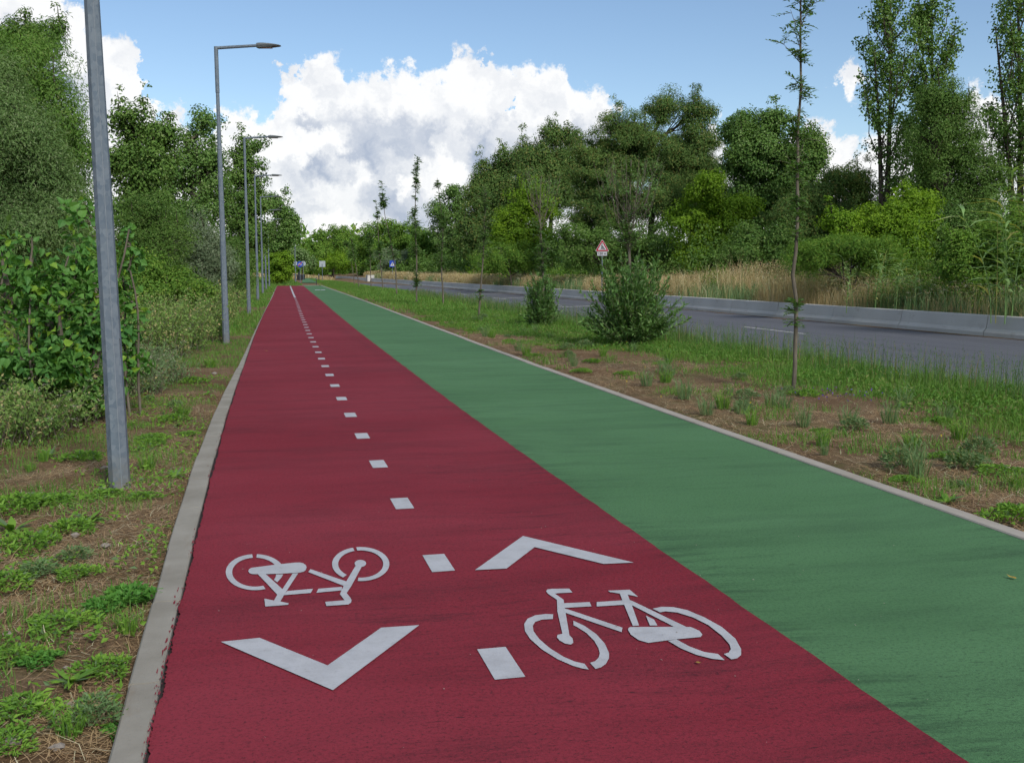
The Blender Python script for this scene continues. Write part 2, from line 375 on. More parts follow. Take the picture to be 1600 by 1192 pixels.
# ------------------------------------------------------------------ world: blue sky with cumulus
SUN_EL, SUN_AZ = R(37), R(150)                # azimuth clockwise from +Y: behind the viewer, to the right
sun_dir = np.array([math.cos(SUN_EL)*math.sin(SUN_AZ), math.cos(SUN_EL)*math.cos(SUN_AZ), math.sin(SUN_EL)])
def build_world():
    w = bpy.data.worlds.new('World'); scene.world = w; w.use_nodes = True
    nt = NT(w.node_tree); nt.n.clear()
    out = nt.node('ShaderNodeOutputWorld')
    sky = nt.node('ShaderNodeTexSky', sky_type='NISHITA'); sky.sun_disc = False
    sky.sun_elevation = SUN_EL; sky.sun_rotation = SUN_AZ; sky.altitude = 200; sky.air_density = 1.0; sky.dust_density = .1; sky.ozone_density = 2.6
    bg1 = nt.node('ShaderNodeBackground', {1: SKY_STRENGTH}); nt.l.new(sky.outputs[0], bg1.inputs[0])
    D = nt.node('ShaderNodeTexCoord').outputs['Generated']
    sp = nt.node('ShaderNodeSeparateXYZ'); nt.l.new(D, sp.inputs[0])
    az = nt.m('ARCTAN2', sp.outputs[0], sp.outputs[1]); el = nt.m('ARCSINE', sp.outputs[2])
    q0 = nt.node('ShaderNodeCombineXYZ', {0: az, 1: el}).outputs[0]
    def n2(vec, scale, detail, rough=.55, out='Fac'):
        nd = nt.node('ShaderNodeTexNoise', {'Scale': scale, 'Detail': detail, 'Roughness': rough}, noise_dimensions='2D')
        nt.l.new(vec, nd.inputs['Vector']); return nd.outputs[out]
    def ang(u, v):
        d = ray(u, v); d = d / np.linalg.norm(d); return math.atan2(d[0], d[1]), math.asin(d[2])
    nz1 = n2(q0, 9, 2, .6, 'Color'); nz2 = n2(q0, 38, 5, .66, 'Color')
    warp = nt.vm('MULTIPLY', nt.vm('ADD', nt.vm('SCALE', nt.vm('SUBTRACT', nz1, (.5, .5, .5)), scale=.028), nt.vm('SCALE', nt.vm('SUBTRACT', nz2, (.5, .5, .5)), scale=.048)), (1, 1, 0))
    q = nt.vm('ADD', q0, warp)
    qs = nt.node('ShaderNodeSeparateXYZ'); nt.l.new(q, qs.inputs[0])
    # height of the cloud tops by bearing
    tops = [(-120, -60), (60, -40), (120, 0), (165, 50), (200, 70), (222, 130), (238, 170), (262, 158), (285, 190), (335, 205), (355, 168), (385, 162), (402, 188), (430, 162), (462, 108), (500, 84), (545, 98), (562, 124), (600, 116), (632, 96), (655, 108),
            (700, 98), (718, 78), (745, 74), (765, 102), (795, 100), (835, 92), (872, 116), (905, 126), (935, 138), (955, 172), (975, 225), (1030, 290), (1085, 280), (1115, 190), (1150, 250), (1255, 225), (1290, 195), (1335, 222), (1375, 215), (1440, 180), (1490, 150), (1525, 118), (1560, 135), (1620, 150), (1720, 120)]
    AZ0, AZ1, EL1 = -.62, .62, .40
    fc = nt.node('ShaderNodeFloatCurve'); cu = fc.mapping.curves[0]
    pts = []
    for u, v in tops:
        a, e = ang(u, v); pts.append(((a-AZ0)/(AZ1-AZ0), max(0, min(1, e/EL1))))
    pts = [(0, .6)] + pts + [(1, .55)]
    while len(cu.points) < len(pts): cu.points.new(.5, .5)
    for p, (x, y) in zip(cu.points, pts): p.location = (x, y); p.handle_type = 'VECTOR' if 0 else 'AUTO'
    fc.mapping.update()
    nt.l.new(nt.mapr(qs.outputs[0], AZ0, AZ1), fc.inputs['Value'])
    top = nt.m('MULTIPLY', fc.outputs[0], EL1)
    depth = nt.m('SUBTRACT', top, qs.outputs[1])              # how far inside the cloud
    def blob(u, v, ru, rv):
        a, e = ang(u, v)
        d = nt.vm('MULTIPLY', nt.vm('SUBTRACT', q, (a, e, 0)), (FPX/ru, FPX/rv, 0))
        return nt.m('SUBTRACT', 1.0, nt.vm('LENGTH', d, out='Value'))
    puffs = nt.m('MULTIPLY', nt.m('MAXIMUM', blob(1338, 125, 16, 34), blob(452, 124, 13, 14)), .02)
    hole = nt.m('MULTIPLY', nt.m('MAXIMUM', blob(504, 197, 22, 15), blob(800, 172, 16, 12)), .05)
    fb = n2(q0, 55, 5, .66)
    dn = nt.m('ADD', nt.m('MAXIMUM', depth, puffs), nt.m('MULTIPLY', nt.m('SUBTRACT', fb, .5), .022))
    m1 = nt.mapr(nt.m('SUBTRACT', dn, nt.m('MAXIMUM', hole, 0.0)), -.001, .010, smooth=True)
    gen = nt.noise(D, 2.3, 4, .58)
    m2 = nt.m('MULTIPLY', nt.mapr(gen, .47, .58, smooth=True), nt.m('MAXIMUM', nt.mapr(el, .34, .5), nt.mapr(nt.m('ABSOLUTE', az), .62, .75)))
    m1 = nt.m('MULTIPLY', m1, nt.mapr(nt.m('ABSOLUTE', az), .75, .62))
    mask = nt.m('MAXIMUM', m1, m2)
    grey = None
    for b in [(800, 250, 150, 85), (600, 225, 110, 60), (500, 265, 75, 45), (60, 110, 90, 90), (610, 335, 170, 40), (495, 195, 38, 26), (905, 195, 40, 40)]:
        f = blob(*b); grey = f if grey is None else nt.m('SMOOTH_MAX', grey, f, .06)
    r1 = nt.m('SUBTRACT', n2(q, 22, 4, .5), n2(nt.vm('ADD', q, (.012, .015, 0)), 22, 4, .5))
    lit = nt.m('ADD', .97, nt.m('MULTIPLY', r1, 1.0))
    gm = nt.mapr(nt.m('ADD', grey, nt.m('MULTIPLY', nt.m('SUBTRACT', n2(q, 15, 3, .5), .5), 1.7)), -.05, .75, smooth=True)
    lit = nt.m('SUBTRACT', lit, nt.m('MULTIPLY', nt.m('MULTIPLY', gm, nt.mapr(dn, .012, .05)), .62))
    lit = nt.m('MINIMUM', nt.m('MAXIMUM', lit, .0), 1.0)
    ccol = nt.mix(lit, (.36, .43, .57), (1.0, 1.0, 1.0))
    ccol = nt.mix(m2, ccol, nt.mix(nt.mapr(gen, .5, .75), (.52, .55, .60), (.26, .28, .31)))   # unseen overhead clouds, greyed to dim the light on the foreground
    bg2 = nt.node('ShaderNodeBackground', {1: CLOUD_STRENGTH}); nt.l.new(ccol, bg2.inputs[0])
    mx = nt.node('ShaderNodeMixShader', {0: nt.m('MULTIPLY', mask, .96)})
    nt.l.new(bg1.outputs[0], mx.inputs[1]); nt.l.new(bg2.outputs[0], mx.inputs[2]); nt.l.new(mx.outputs[0], out.inputs[0])
    w.cycles.sampling_method = 'MANUAL'; w.cycles.sample_map_resolution = 256
SKY_STRENGTH, CLOUD_STRENGTH = .127, 1.02
build_world()
sl = bpy.data.lights.new('sun', 'SUN'); sl.energy = 3.5; sl.angle = R(11); sl.color = (1, .955, .88)
so = bpy.data.objects.new('sun', sl); COL.objects.link(so)
so.rotation_euler = Vector(tuple(sun_dir)).to_track_quat('Z', 'Y').to_euler()

# ------------------------------------------------------------------ layout curves (s along, t to the right)
def curve(tab):
    S = np.array([p[0] for p in tab], float); T = np.array([p[1] for p in tab], float)
    def f(s):
        s = np.asarray(s, float); h = 2.0         # lightly smoothed interpolation
        return (np.interp(s-h, S, T) + 2*np.interp(s, S, T) + np.interp(s+h, S, T)) / 4
    return f
DELTA = [(-10, .0), (6, 0), (9, .02), (12.7, .07), (19, .20), (26.4, .35), (38.2, .65), (54, 1.09), (80, 1.76), (106, 2.44), (140, 3.3)]
delta = curve(DELTA)
t_lin = lambda s: -.385 + delta(s)            # inner edge of left kerb
t_lout = curve([(-10, -.47), (3.4, -.485), (6, -.52), (8.7, -.515), (10.7, -.488), (14, -.413), (19, -.247), (29, -.0), (41.5, .36), (60, .90), (102, 2.0), (140, 3.0)])
t_dash = lambda s: .905 + delta(s)
t_green = lambda s: 2.155 + delta(s)
t_rin = curve([(-10, 4.25), (5, 4.27), (8, 4.275), (12, 4.30), (18.5, 4.40), (33, 4.76), (53, 5.26), (72, 5.64), (105, 6.3), (140, 7.0)])
t_rout = lambda s: t_rin(s) + .115
t_bar = curve([(-20, 17.0), (20, 16.93), (37, 16.76), (65, 16.6), (115, 15.2), (140, 14.6), (200, 13.6)])
t_road = curve([(-20, 9.45), (12, 9.37), (20, 9.23), (60, 9.4), (90, 10.1), (110, 10.6), (140, 10.6), (200, 9.6)])
SEND = 105.5
Z_ROAD = -.03

# ------------------------------------------------------------------ ground, one sheet to the horizon
def ground_z(s, t):
    s = np.asarray(s, float); t = np.asarray(t, float)
    z = np.full(np.broadcast(s, t).shape, -.055)
    lft = np.clip((t_lout(s) - .02 - t) / .15, 0, 1); z = z + lft*(.035 + .05*(fbm(s*2.6, t*2.6+40, 3)-.5) - .02*np.clip((-t-1.2)/2, 0, 1))
    z = z + np.clip((-t - 3.0)/8, 0, 1)*.35*np.clip(s/8, 0, 1)
    rgt = np.clip((t - t_rout(s) - .02)/.15, 0, 1)*np.clip((t_road(s) - .1 - t)/.3, 0, 1)
    z = z + rgt*(.04 + .05*(fbm(s*2.2+90, t*2.2, 3)-.5))
    bey = np.clip((t - t_bar(s) - .28)/.5, 0, 1)
    z = z + bey*(.35 + .25*np.clip((t - t_bar(s))/6, 0, 1) + .12*(fbm(s*.5, t*.5, 3)-.5))
    far = np.clip((s - 112)/40, 0, 1)
    return z + np.clip((s - 110)/40, 0, 1)*.36*np.clip((9 - t)/2, 0, 1) + far*.25*np.clip((t-9)/10, 0, 1)
def grid_sheet(sv, tv, zfn):
    S, T = np.meshgrid(sv, tv, indexing='ij')
    V = np.stack([T.ravel(), S.ravel(), zfn(S, T).ravel()], 1)
    n, m = len(sv), len(tv); i, j = np.meshgrid(np.arange(n-1), np.arange(m-1), indexing='ij')
    a = (i*m + j).ravel()
    return V, np.stack([a, a+1, a+m+1, a+m], 1)
sv = np.unique(np.concatenate([[-2500, -800, -200, -60, -20, -8], np.arange(-2, 14, .09), np.arange(14, 40, .3), np.arange(40, 160, 2.0), [170, 200, 260, 400, 800, 1600, 3000, 5000]]))
tv = np.unique(np.concatenate([[-3000, -1000, -300, -100, -50, -25, -15], np.arange(-10, -4, .6), np.arange(-4, -.3, .07), np.arange(-.3, 4.3, .25), np.arange(4.3, 9.6, .12), np.arange(9.8, 16.4, 1.0), np.arange(16.5, 24, .4), [26, 30, 40, 60, 100, 300, 1000, 3000]]))
mb = MB(); mb.add(*grid_sheet(sv, tv, ground_z))
g = mb.build('ground', M['ground'], smooth=True); g.rotation_euler.z = ANG; tag(g, 'brown earth with dry litter beside the paths and under the trees', 'ground', kind='structure')

# ------------------------------------------------------------------ paths and kerbs
def strip(mb, sv, t0, t1, z):
    a = np.stack([t0, sv, np.full_like(sv, z)], 1); b = np.stack([t1, sv, np.full_like(sv, z)], 1)
    n = len(sv); i = np.arange(n-1)
    mb.add(np.concatenate([a, b]), np.stack([i, i+n, i+1+n, i+1], 1))
rg = np.random.default_rng(11)
s_f = np.concatenate([np.arange(-6, 2, .1), np.arange(2, 16, .005), np.arange(16, 40, .06), np.arange(40, SEND+.01, .5)])
rag = (fbm(s_f*5, s_f*0+3, 5)-.5)*.030 + (fbm(s_f*60, s_f*0+9, 3)-.5)*.014
rag *= np.where(s_f < 16, 1, .5)
mb = MB(); strip(mb, s_f, t_lin(s_f) + .012 + rag, t_green(s_f) + (fbm(s_f*4, s_f*0+21, 4)-.5)*.016, .001)
cyc = mb.build('cycle_path', M['red']); cyc.rotation_euler.z = ANG
tag(cyc, 'dark red coated cycle path with white markings, along the left kerb', 'cycle path', kind='structure')
mb = MB(); s_c = np.concatenate([np.arange(-6, SEND+.01, .5)]); strip(mb, s_c, t_green(s_c)-.02, t_rin(s_c), 0.0)

A0, A1 = [np.array(local(on_ground(u, 443.3))) for u in (471.5, 495)]; B0, B1 = [np.array(local(at_depth(u, 430, 152))) for u in (474, 494)]
w5 = np.linspace(0, 1, 12)[:, None]; La, Lb = A0*(1-w5)+B0*w5, A1*(1-w5)+B1*w5
V = np.concatenate([np.stack([q[:, 0], q[:, 1], ground_z(q[:, 1], np.full(12, 5.)) + .06], 1) for q in (La, Lb)]); i12 = np.arange(11)
mb.add(V, np.stack([i12, i12+12, i12+13, i12+1], 1))
fp = mb.build('footpath', M['green']); fp.rotation_euler.z = ANG
tag(fp, 'green coated footpath running beside the red cycle path', 'footpath', kind='structure')
mb = MB(); mb.box(((t_green(SEND)+t_rin(SEND))/2-.3, SEND+.9, -.03), (2.0, 1.5, .1))
o = mb.build('kerb', M['kerb']); o.rotation_euler.z = ANG; tag(o, 'pale concrete strip across the far end of the green path', 'kerb', kind='structure')
# dark seam under the ragged edge, red drips on the kerb stones
mb = MB(); s_k = np.arange(-6, 60, .5); strip(mb, s_k, t_lin(s_k)-.004, t_lin(s_k)+.075, -.012)
o = mb.build('edge_seam', M['seam'], cyc)
mb = MB()
for k in range(430):
    s0 = 2.2 + 14*rg.random()**1.5; c = np.array([t_lin(s0) - abs(rg.normal(0, .012)) + .012, s0])
    if fbm(np.array(s0*1.1), np.array(7.0), 2) < .42: continue
    n = 7; th = np.sort(rg.random(n))*2*math.pi; r = rg.uniform(.35, 1, n)*rg.uniform(.002, .009)
    mb.add(np.stack([c[0]+np.cos(th)*r*.8, c[1]+np.sin(th)*r*rg.uniform(1.5, 6), np.full(n, .0185+.0008*rg.random())], 1), [list(range(n))])
o = mb.build('paint_flakes', M['red'], cyc); tag(o, kind='stuff')

M['kerbpale'] = surf('pale_kerb_concrete', conc((.36, .33, .29), (.29, .26, .22), 2.5), .85, .3)
def kerb_line(name, label, ta, tb, ztop, length, gap=.009, mat='kerb'):
    mb = MB(); s0 = -6.0
    while s0 < SEND - .2:
        s1 = min(s0 + length, SEND+.6) - gap
        k = np.linspace(s0, s1, 3); jz = rg.normal(0, .0015); jt = rg.normal(0, .002)
        a, b = ta(k)+jt, tb(k)+jt
        c = .008
        prof = [(a, -.12), (a, ztop-c), (a+c, ztop), (b-c, ztop), (b, ztop-c), (b, -.12)]
        V = np.concatenate([np.stack([t, k, np.full(3, z+jz)], 1) for t, z in prof])
        F = [[p*3+i, (p+1)*3+i, (p+1)*3+i+1, p*3+i+1] for p in range(5) for i in range(2)]
        mb.add(V, F); mb.add(V[[0, 3, 6, 9, 12, 15]], [[5, 4, 3, 2, 1, 0]]); mb.add(V[[2, 5, 8, 11, 14, 17]], [[0, 1, 2, 3, 4, 5]])
        s0 += length
    o = mb.build(name, M[mat]); o.rotation_euler.z = ANG
    return tag(o, label, 'kerb', kind='structure')
kerb_line('kerb', 'grey concrete kerb with dirt stains along the left of the red path', t_lout, t_lin, .017, 1.0)
kerb_line('kerb', 'thin pale concrete kerb between the green path and the right verge', t_rin, t_rout, .012, 1.0, mat='kerbpale')

# ------------------------------------------------------------------ painted markings, parts of the cycle path
zlev = [.005]
def ground_poly(mb, pix):
    zlev[0] += .0001
    mb.poly([(*local(on_ground(u, v)), zlev[0]) for u, v in pix])
def arcpts(cx, cy, a, b, t0, t1, n=22): return [(cx + a*math.cos(t), cy - b*math.sin(t)) for t in np.linspace(R(t0), R(t1), n)]
def ring(cx, cy, a, b, a2, b2, t0, t1): return arcpts(cx, cy, a, b, t0, t1) + arcpts(cx, cy, a2, b2, t1, t0)
F1 = lambda p: [(320 + x/3.9725, 820 + y/3.9725) for x, y in p]
F2 = lambda p: [(720 + x/3.3104, 800 + y/3.3104) for x, y in p]
mb = MB(); zlev[0] = .005
for pl in [
    ring(312, 298, 182, 112, 142, 90, 95.5, 291),
    ring(312, 298, 182, 112, 142, 90, 86.5, 24),
    [(443, 312), (487, 312), (477, 330), (450, 361), (430, 346), (440, 328)],
    [(270, 292), (275, 280), (290, 271), (330, 266), (450, 250), (560, 239), (590, 238), (612, 243), (628, 256), (632, 270), (626, 286), (612, 296), (590, 301), (500, 306), (400, 310), (310, 311), (290, 309), (276, 303)],
    [(328, 309), (377, 309), (482, 404), (452, 440)],
    [(546, 306), (580, 305), (497, 432), (468, 483), (430, 475), (450, 438), (482, 404)],
    [(370, 463), (430, 475), (468, 481), (521, 492), (518, 501), (440, 508), (375, 512)],
    [(512, 416), (672, 402), (658, 428), (488, 442)],
    [(706, 402), (852, 390), (850, 412), (692, 427)],
    [(656, 280), (882, 358), (862, 384), (642, 298)],
    [(938, 256), (976, 262), (910, 385), (880, 430), (838, 437), (862, 384)],
    arcpts(966, 245, 36, 22, 0, 345, 24),
    [(838, 436), (880, 429), (905, 460), (911, 474), (908, 488), (892, 500), (755, 510), (747, 484), (868, 474)],
    ring(968, 249, 178, 106, 140, 85, 106, 232), ring(968, 249, 178, 106, 140, 85, 99, -96),
]: ground_poly(mb, F1(pl))
o = mb.build('bicycle_symbol', M['paint'], cyc); o['label'] = 'white bicycle symbol seen upside down in the left lane'
mb = MB(); ground_poly(mb, F1([(100, 733), (340, 708), (762, 880), (1095, 645), (1332, 629), (795, 1034)]))
o = mb.build('arrow_marking', M['paint'], cyc); o['label'] = 'white chevron pointing towards the viewer'
mb = MB(); zlev[0] = .005
for pl in [
    [(478, 533), (440, 531), (385, 538), (345, 556), (328, 583), (332, 620), (360, 662), (420, 715), (500, 765), (580, 800), (630, 814), (662, 819), (640, 789), (590, 778), (530, 752), (460, 708), (405, 660), (376, 620), (372, 592), (385, 572), (420, 560), (476, 557)],
    [(582, 566), (640, 593), (700, 635), (745, 685), (767, 735), (766, 762), (750, 790), (725, 808), (697, 816), (668, 784), (695, 776), (713, 757), (719, 735), (712, 708), (690, 670), (650, 630), (600, 598), (583, 590)],
    [(497, 456), (532, 458), (534, 480), (562, 642), (528, 644), (500, 520)],
    [(500, 640), (525, 634), (560, 640), (578, 658), (582, 680), (570, 690), (540, 685), (510, 668), (497, 652)],
    [(446, 405), (470, 401), (560, 400), (578, 420), (500, 424), (488, 427), (532, 458), (497, 458), (450, 426), (442, 414)],
    [(532, 476), (666, 470), (676, 492), (534, 500)],
    [(703, 470), (850, 460), (856, 483), (703, 493)],
    [(532, 502), (560, 510), (836, 603), (832, 626), (536, 524)],
    [(762, 411), (873, 406), (917, 443), (862, 431), (820, 426), (770, 418)],
    [(822, 425), (862, 428), (874, 460), (884, 484), (922, 592), (890, 594), (845, 485)],
    [(868, 458), (890, 466), (1172, 602), (1110, 602), (880, 484)],
    [(957, 540), (1000, 562), (1017, 592), (978, 592)],
    [(868, 604), (880, 600), (1110, 599), (1190, 600), (1235, 620), (1250, 640), (1240, 652), (1110, 664), (970, 682), (920, 668), (880, 640), (865, 615)],
    [(992, 505), (1040, 495), (1100, 497), (1170, 512), (1260, 550), (1350, 600), (1420, 660), (1450, 715), (1450, 745), (1430, 762), (1400, 768), (1360, 740), (1385, 733), (1397, 715), (1390, 690), (1350, 645), (1280, 590), (1200, 550), (1120, 525), (1060, 519), (1030, 524)],
    [(1072, 672), (1115, 664), (1180, 700), (1260, 730), (1330, 740), (1365, 772), (1300, 765), (1220, 745), (1140, 712)],
]: ground_poly(mb, F2(pl))
o = mb.build('bicycle_symbol', M['paint'], cyc); o['label'] = 'white bicycle symbol seen upright in the right lane'
mb = MB(); ground_poly(mb, F2([(73, 305), (322, 128), (895, 266), (738, 273), (382, 186), (237, 297)]))
o = mb.build('arrow_marking', M['paint'], cyc); o['label'] = 'white chevron pointing away from the viewer'
k = 0
for kk in range(-3, 39):
    sc = 3.915 + 1.468*kk
    mb = MB(); sv2 = np.array([sc-.165, sc+.165]); td = t_dash(sv2)
    strip(mb, sv2, td-.058, td+.062, .0045)
    if sc > 1.5: mb.build('lane_dash', M['paint'], cyc)
mb = MB(); sv2 = np.arange(60.5, SEND, 1.5); strip(mb, sv2, t_dash(sv2)-.055, t_dash(sv2)+.055, .0045); mb.build('lane_line', M['paint'], cyc)
mb = MB()
for (u0, u1) in ((492, 500), (501, 508)):
    ground_poly(mb, [(u0, 453.9), (u1, 453.4), (u1, 452.6), (u0, 453.1)])
mb.build('path_marking', M['paint'], fp)

# ------------------------------------------------------------------ road with its lines
s_r = np.arange(-20, 200, 2.0)
mb = MB(); strip(mb, s_r, t_road(s_r), t_bar(s_r)+.1, Z_ROAD)
road = mb.build('road', M['asphalt']); road.rotation_euler.z = ANG; tag(road, 'blue grey asphalt road between the verge and the concrete wall', 'road', kind='structure')
mb = MB(); strip(mb, s_r, t_road(s_r)+.12, t_road(s_r)+.24, Z_ROAD+.004); mb.build('edge_line', M['roadpaint'], road)
for s0 in np.arange(23.5, 140, 10.6):
    q = np.linspace(s0, s0+3.4, 3); tm = 13.21 + (t_bar(q)+t_road(q) - t_bar(25.)-t_road(25.))/2
    mb = MB(); strip(mb, q, tm-.055, tm+.055, Z_ROAD+.004); mb.build('centre_dash', M['roadpaint'], road)
for (a, b) in (((778, 483.6), (935, 478)), ((780, 466.8), (860, 463.5)), ((724, 460.5), (784, 458.9)), ((657, 453.7), (690, 452.9))):
    A, B = [np.array(local(on_ground(*p, Z_ROAD))) for p in (a, b)]
    mb = MB(); V = [(A[0], A[1]-.15, Z_ROAD+.008), (B[0], B[1]-.15, Z_ROAD+.008), (B[0], B[1]+.15, Z_ROAD+.008), (A[0], A[1]+.15, Z_ROAD+.008)]
    mb.poly(V); mb.build('cross_line', M['roadpaint'], road)

# concrete barrier in lengths
root = empty('concrete_barrier', (0, 0, 0), ANG); tag(root, 'low pale concrete wall in jointed lengths along the far side of the road', 'barrier')
s0 = 21.7 - 3.4*9
while s0 < 186:
    q = np.array([s0+.012, s0+3.4-.012]); tb = t_bar(q); mb = MB()
    prof = [(-.02, -.1), (-.02, .07), (.05, .16), (.10, .455), (.112, .47), (.30, .47), (.312, .455), (.34, -.1)]
    n = len(prof)
    V = np.concatenate([np.stack([np.full(n, 0.)+tb[e]+[p[0] for p in prof], np.full(n, q[e]), [p[1] for p in prof]], 1) for e in (0, 1)])
    i = np.arange(n); j = (i+1) % n
    mb.add(V, np.stack([i, i+n, j+n, j], 1)); mb.add(V[:n], [list(range(n))]); mb.add(V[n:], [list(range(n))[::-1]])
    o = mb.build('wall_length', M['barrier'], root)
    s0 += 3.4
mb = MB(); mb.box((t_bar(139.5)+.25, 139.6, .36), (1.1, 2.2, 1.0))
o = mb.build('end_block', M['barrier'], root)
# strip of grit and soil swept against the wall foot
mb = MB(); q = np.arange(-10, 138, .25)
strip(mb, q, t_bar(q)-.10-.30*fbm(q*.7, q*0+2, 3)**1.3, t_bar(q)-.0, Z_ROAD+.006)
o = mb.build('grit_strip', M['ground']); o.rotation_euler.z = ANG; tag(o, 'brown grit along the foot of the concrete wall', 'grit', kind='stuff')

# ------------------------------------------------------------------ street lamps
def make_lamp():
    root = empty('street_lamp')
    mb = MB(); n = 8
    prof = [(0, .076), (.02, .0745), (4.15, .046)]
    mb.tube([(0, 0, -.15)] + [(0, 0, z) for z, r in prof], [.076]+[r for z, r in prof], 8, phase=R(22.5))
    mb.build('post', M['galv'], root)
    an = R(-67.5); mb = MB(); mb.tube([(math.cos(an)*.0765, math.sin(an)*.0765, -.1), (math.cos(an)*.0465, math.sin(an)*.0465, 4.14)], [.0022, .002], 6)  # thin strip on the corner seam, its highlight painted in as pale colour
    mb.build('seam_highlight', M['galvpale'], root, True)
    mb = MB(); mb.tube([(0, 0, 4.1), (0, 0, 6.17)], [.045, .030], 12)
    mb.tube([(0, 0, 4.08), (0, 0, 4.16)], [.050, .050], 12)
    mb.tube([(0, 0, 5.25), (0, 0, 6.19)], [.043, .043], 12)
    mb.build('upper_post', M['galv'], root, True)
    mb = MB(); mb.tube([(-.03, 0, 6.16), (.88, 0, 6.215)], [.034, .030], 10)
    mb.build('arm', M['galv'], root)
    # lamp head: tapering flat body, thick at the arm, thin at the tip
    mb = MB(); st = [(.84, .05, 6.168, 6.258), (.88, .075, 6.160, 6.264), (.98, .105, 6.166, 6.262), (1.10, .115, 6.178, 6.252), (1.22, .105, 6.190, 6.238), (1.31, .075, 6.197, 6.224), (1.345, .035, 6.202, 6.214)]
    V = []
    for x, w, z0, z1 in st:
        zm = (z0+z1)/2
        V += [(x, -w*.8, z0), (x, w*.8, z0), (x, w, zm), (x, w*.55, z1), (x, -w*.55, z1), (x, -w, zm)]
    F = [[a*6+i, a*6+(i+1) % 6, (a+1)*6+(i+1) % 6, (a+1)*6+i] for a in range(len(st)-1) for i in range(6)]
    mb.add(V, F); mb.add(V[:6], [[5, 4, 3, 2, 1, 0]]); mb.add(V[-6:], [[0, 1, 2, 3, 4, 5]])
    h = mb.build('lamp_head', M['lamp'], root)
    mb = MB(); mb.box((1.06, 0, 6.172), (.2, .13, .02)); mb.build('lens', M['lens'], h)
    # inspection door low on the face that looks to the path
    an = R(-45); fx, fy = math.cos(an), math.sin(an)
    def plate(x0, x1, z0, z1, off):
        r = .0705 - (z0+z1)/2*.0063
        return (fx*(r*.9239+off), fy*(r*.9239+off), (z0+z1)/2), (.004, x1-x0, z1-z0)
    mb = MB(); c, d = plate(-.022, .022, .58, 1.08, .0005); mb.box(c, d, an); dr = mb.build('door', M['galv'], root)
    mb = MB()
    for a in ((-.024, .024, .573, .578), (-.024, .024, 1.082, 1.087), (-.026, -.0235, .573, 1.087), (.0235, .026, .573, 1.087)):
        c, d = plate(*a, .0006); off = (a[0]+a[1])/2; mb.box((c[0]-fy*off, c[1]+fx*off, c[2]), d, an)
    mb.build('door_gap', M['seam'], dr)
    return root
lamp0 = make_lamp()
lamp_px = [(186, 762), (353.7, 535), (389, 490), (403, 470.7), (411, 460.3), (416, 452.9), (421, 448), (424, 444.6)]
ORD = ['nearest street lamp, only its thick galvanised post in frame, by the left kerb', 'second street lamp along the kerb, the tallest whose whole arm and head show',
       'third street lamp along the kerb, head just below the big cloud edge', 'fourth street lamp along the left kerb, in front of the dark trees', 'fifth street lamp along the left kerb, its head before rounded tree',
       'sixth street lamp along the left kerb, far down the path', 'seventh street lamp along the left kerb, close to the path end', 'eighth and farthest street lamp of the kerbside row']
for i, (u, v) in enumerate(lamp_px):
    o = lamp0 if i == 0 else copy_tree(lamp0)
    s, t = toST(on_ground(u, v)); P = W(15.4*i + 7.9, t)
    o.location = (P[0], P[1], -.02); o.rotation_euler = (0, 0, R(2) if i else R(8))
    if i == 0: o.rotation_euler = (R(.3), R(-.9), R(8))
    if i == 1: o.rotation_euler = (0, R(-.35), R(2))
    tag(o, ORD[i], 'street lamp', 'street lamps along the left kerb')
o = copy_tree(lamp0); P = on_ground(462, 443.4); o.location = (P[0], P[1], -.02); o.rotation_euler = (0, 0, R(172))
tag(o, 'lone street lamp beyond the end of the red path, beside the blue round sign', 'street lamp', 'street lamps along the left kerb')

# ------------------------------------------------------------------ signs and posts
def pole_at(root, h, r=.03, mat='galv'):
    mb = MB(); mb.tube([(0, 0, -.2), (0, 0, h)], [r, r], 10); return mb.build('pole', M[mat], root, True)
fr = lambda y0: (lambda x, z, d: (x, y0 - d, z))
def disc(r, n=28): return [(r*math.cos(k/n*2*math.pi), r*math.sin(k/n*2*math.pi)) for k in range(n)]
def off(pts, dz): return [(x, z+dz) for x, z in pts]
def strokes(mb, segs, w, y, zc):
    for (x0, z0), (x1, z1) in segs:
        L = math.hypot(x1-x0, z1-z0) + 1e-6; nx, nz = -(z1-z0)/L*w/2, (x1-x0)/L*w/2
        mb.prism([(x0+nx, z0+nz+zc), (x1+nx, z1+nz+zc), (x1-nx, z1-nz+zc), (x0-nx, z0-nz+zc)], 0, .003, fr(y))
# end-of-cycle-path sign
P = on_ground(469.3, 445.2); root = empty('road_sign', (P[0], P[1], 0), R(8)); pole_at(root, 2.45)
tag(root, 'round blue sign with a white bicycle and red slash at the path end', 'road sign')
zc = 2.12
mb = MB(); mb.prism(off(disc(.31), zc), 0, .01, fr(-.035)); face = mb.build('sign_plate', M['signblue'], root)
mb = MB(); segs = []
for cx in (-.12, .12):
    c = disc(.075, 14); segs += [((cx+a[0], a[1]-.04), (cx+b[0], b[1]-.04)) for a, b in zip(c, c[1:]+c[:1])]
segs += [((-.12, -.04), (-.05, .08)), ((-.05, .08), (.08, .08)), ((.12, -.04), (.07, .13)), ((-.05, .08), (0, -.04)), ((0, -.04), (.08, .08)), ((-.09, .1), (-.02, .1)), ((.05, .14), (.1, .14))]
strokes(mb, segs, .035, -.048, zc); mb.build('bicycle_emblem', M['signwhite'], face)
mb = MB(); strokes(mb, [((-.2, -.2), (.2, .2))], .07, -.053, zc); mb.build('red_slash', M['signred'], face)
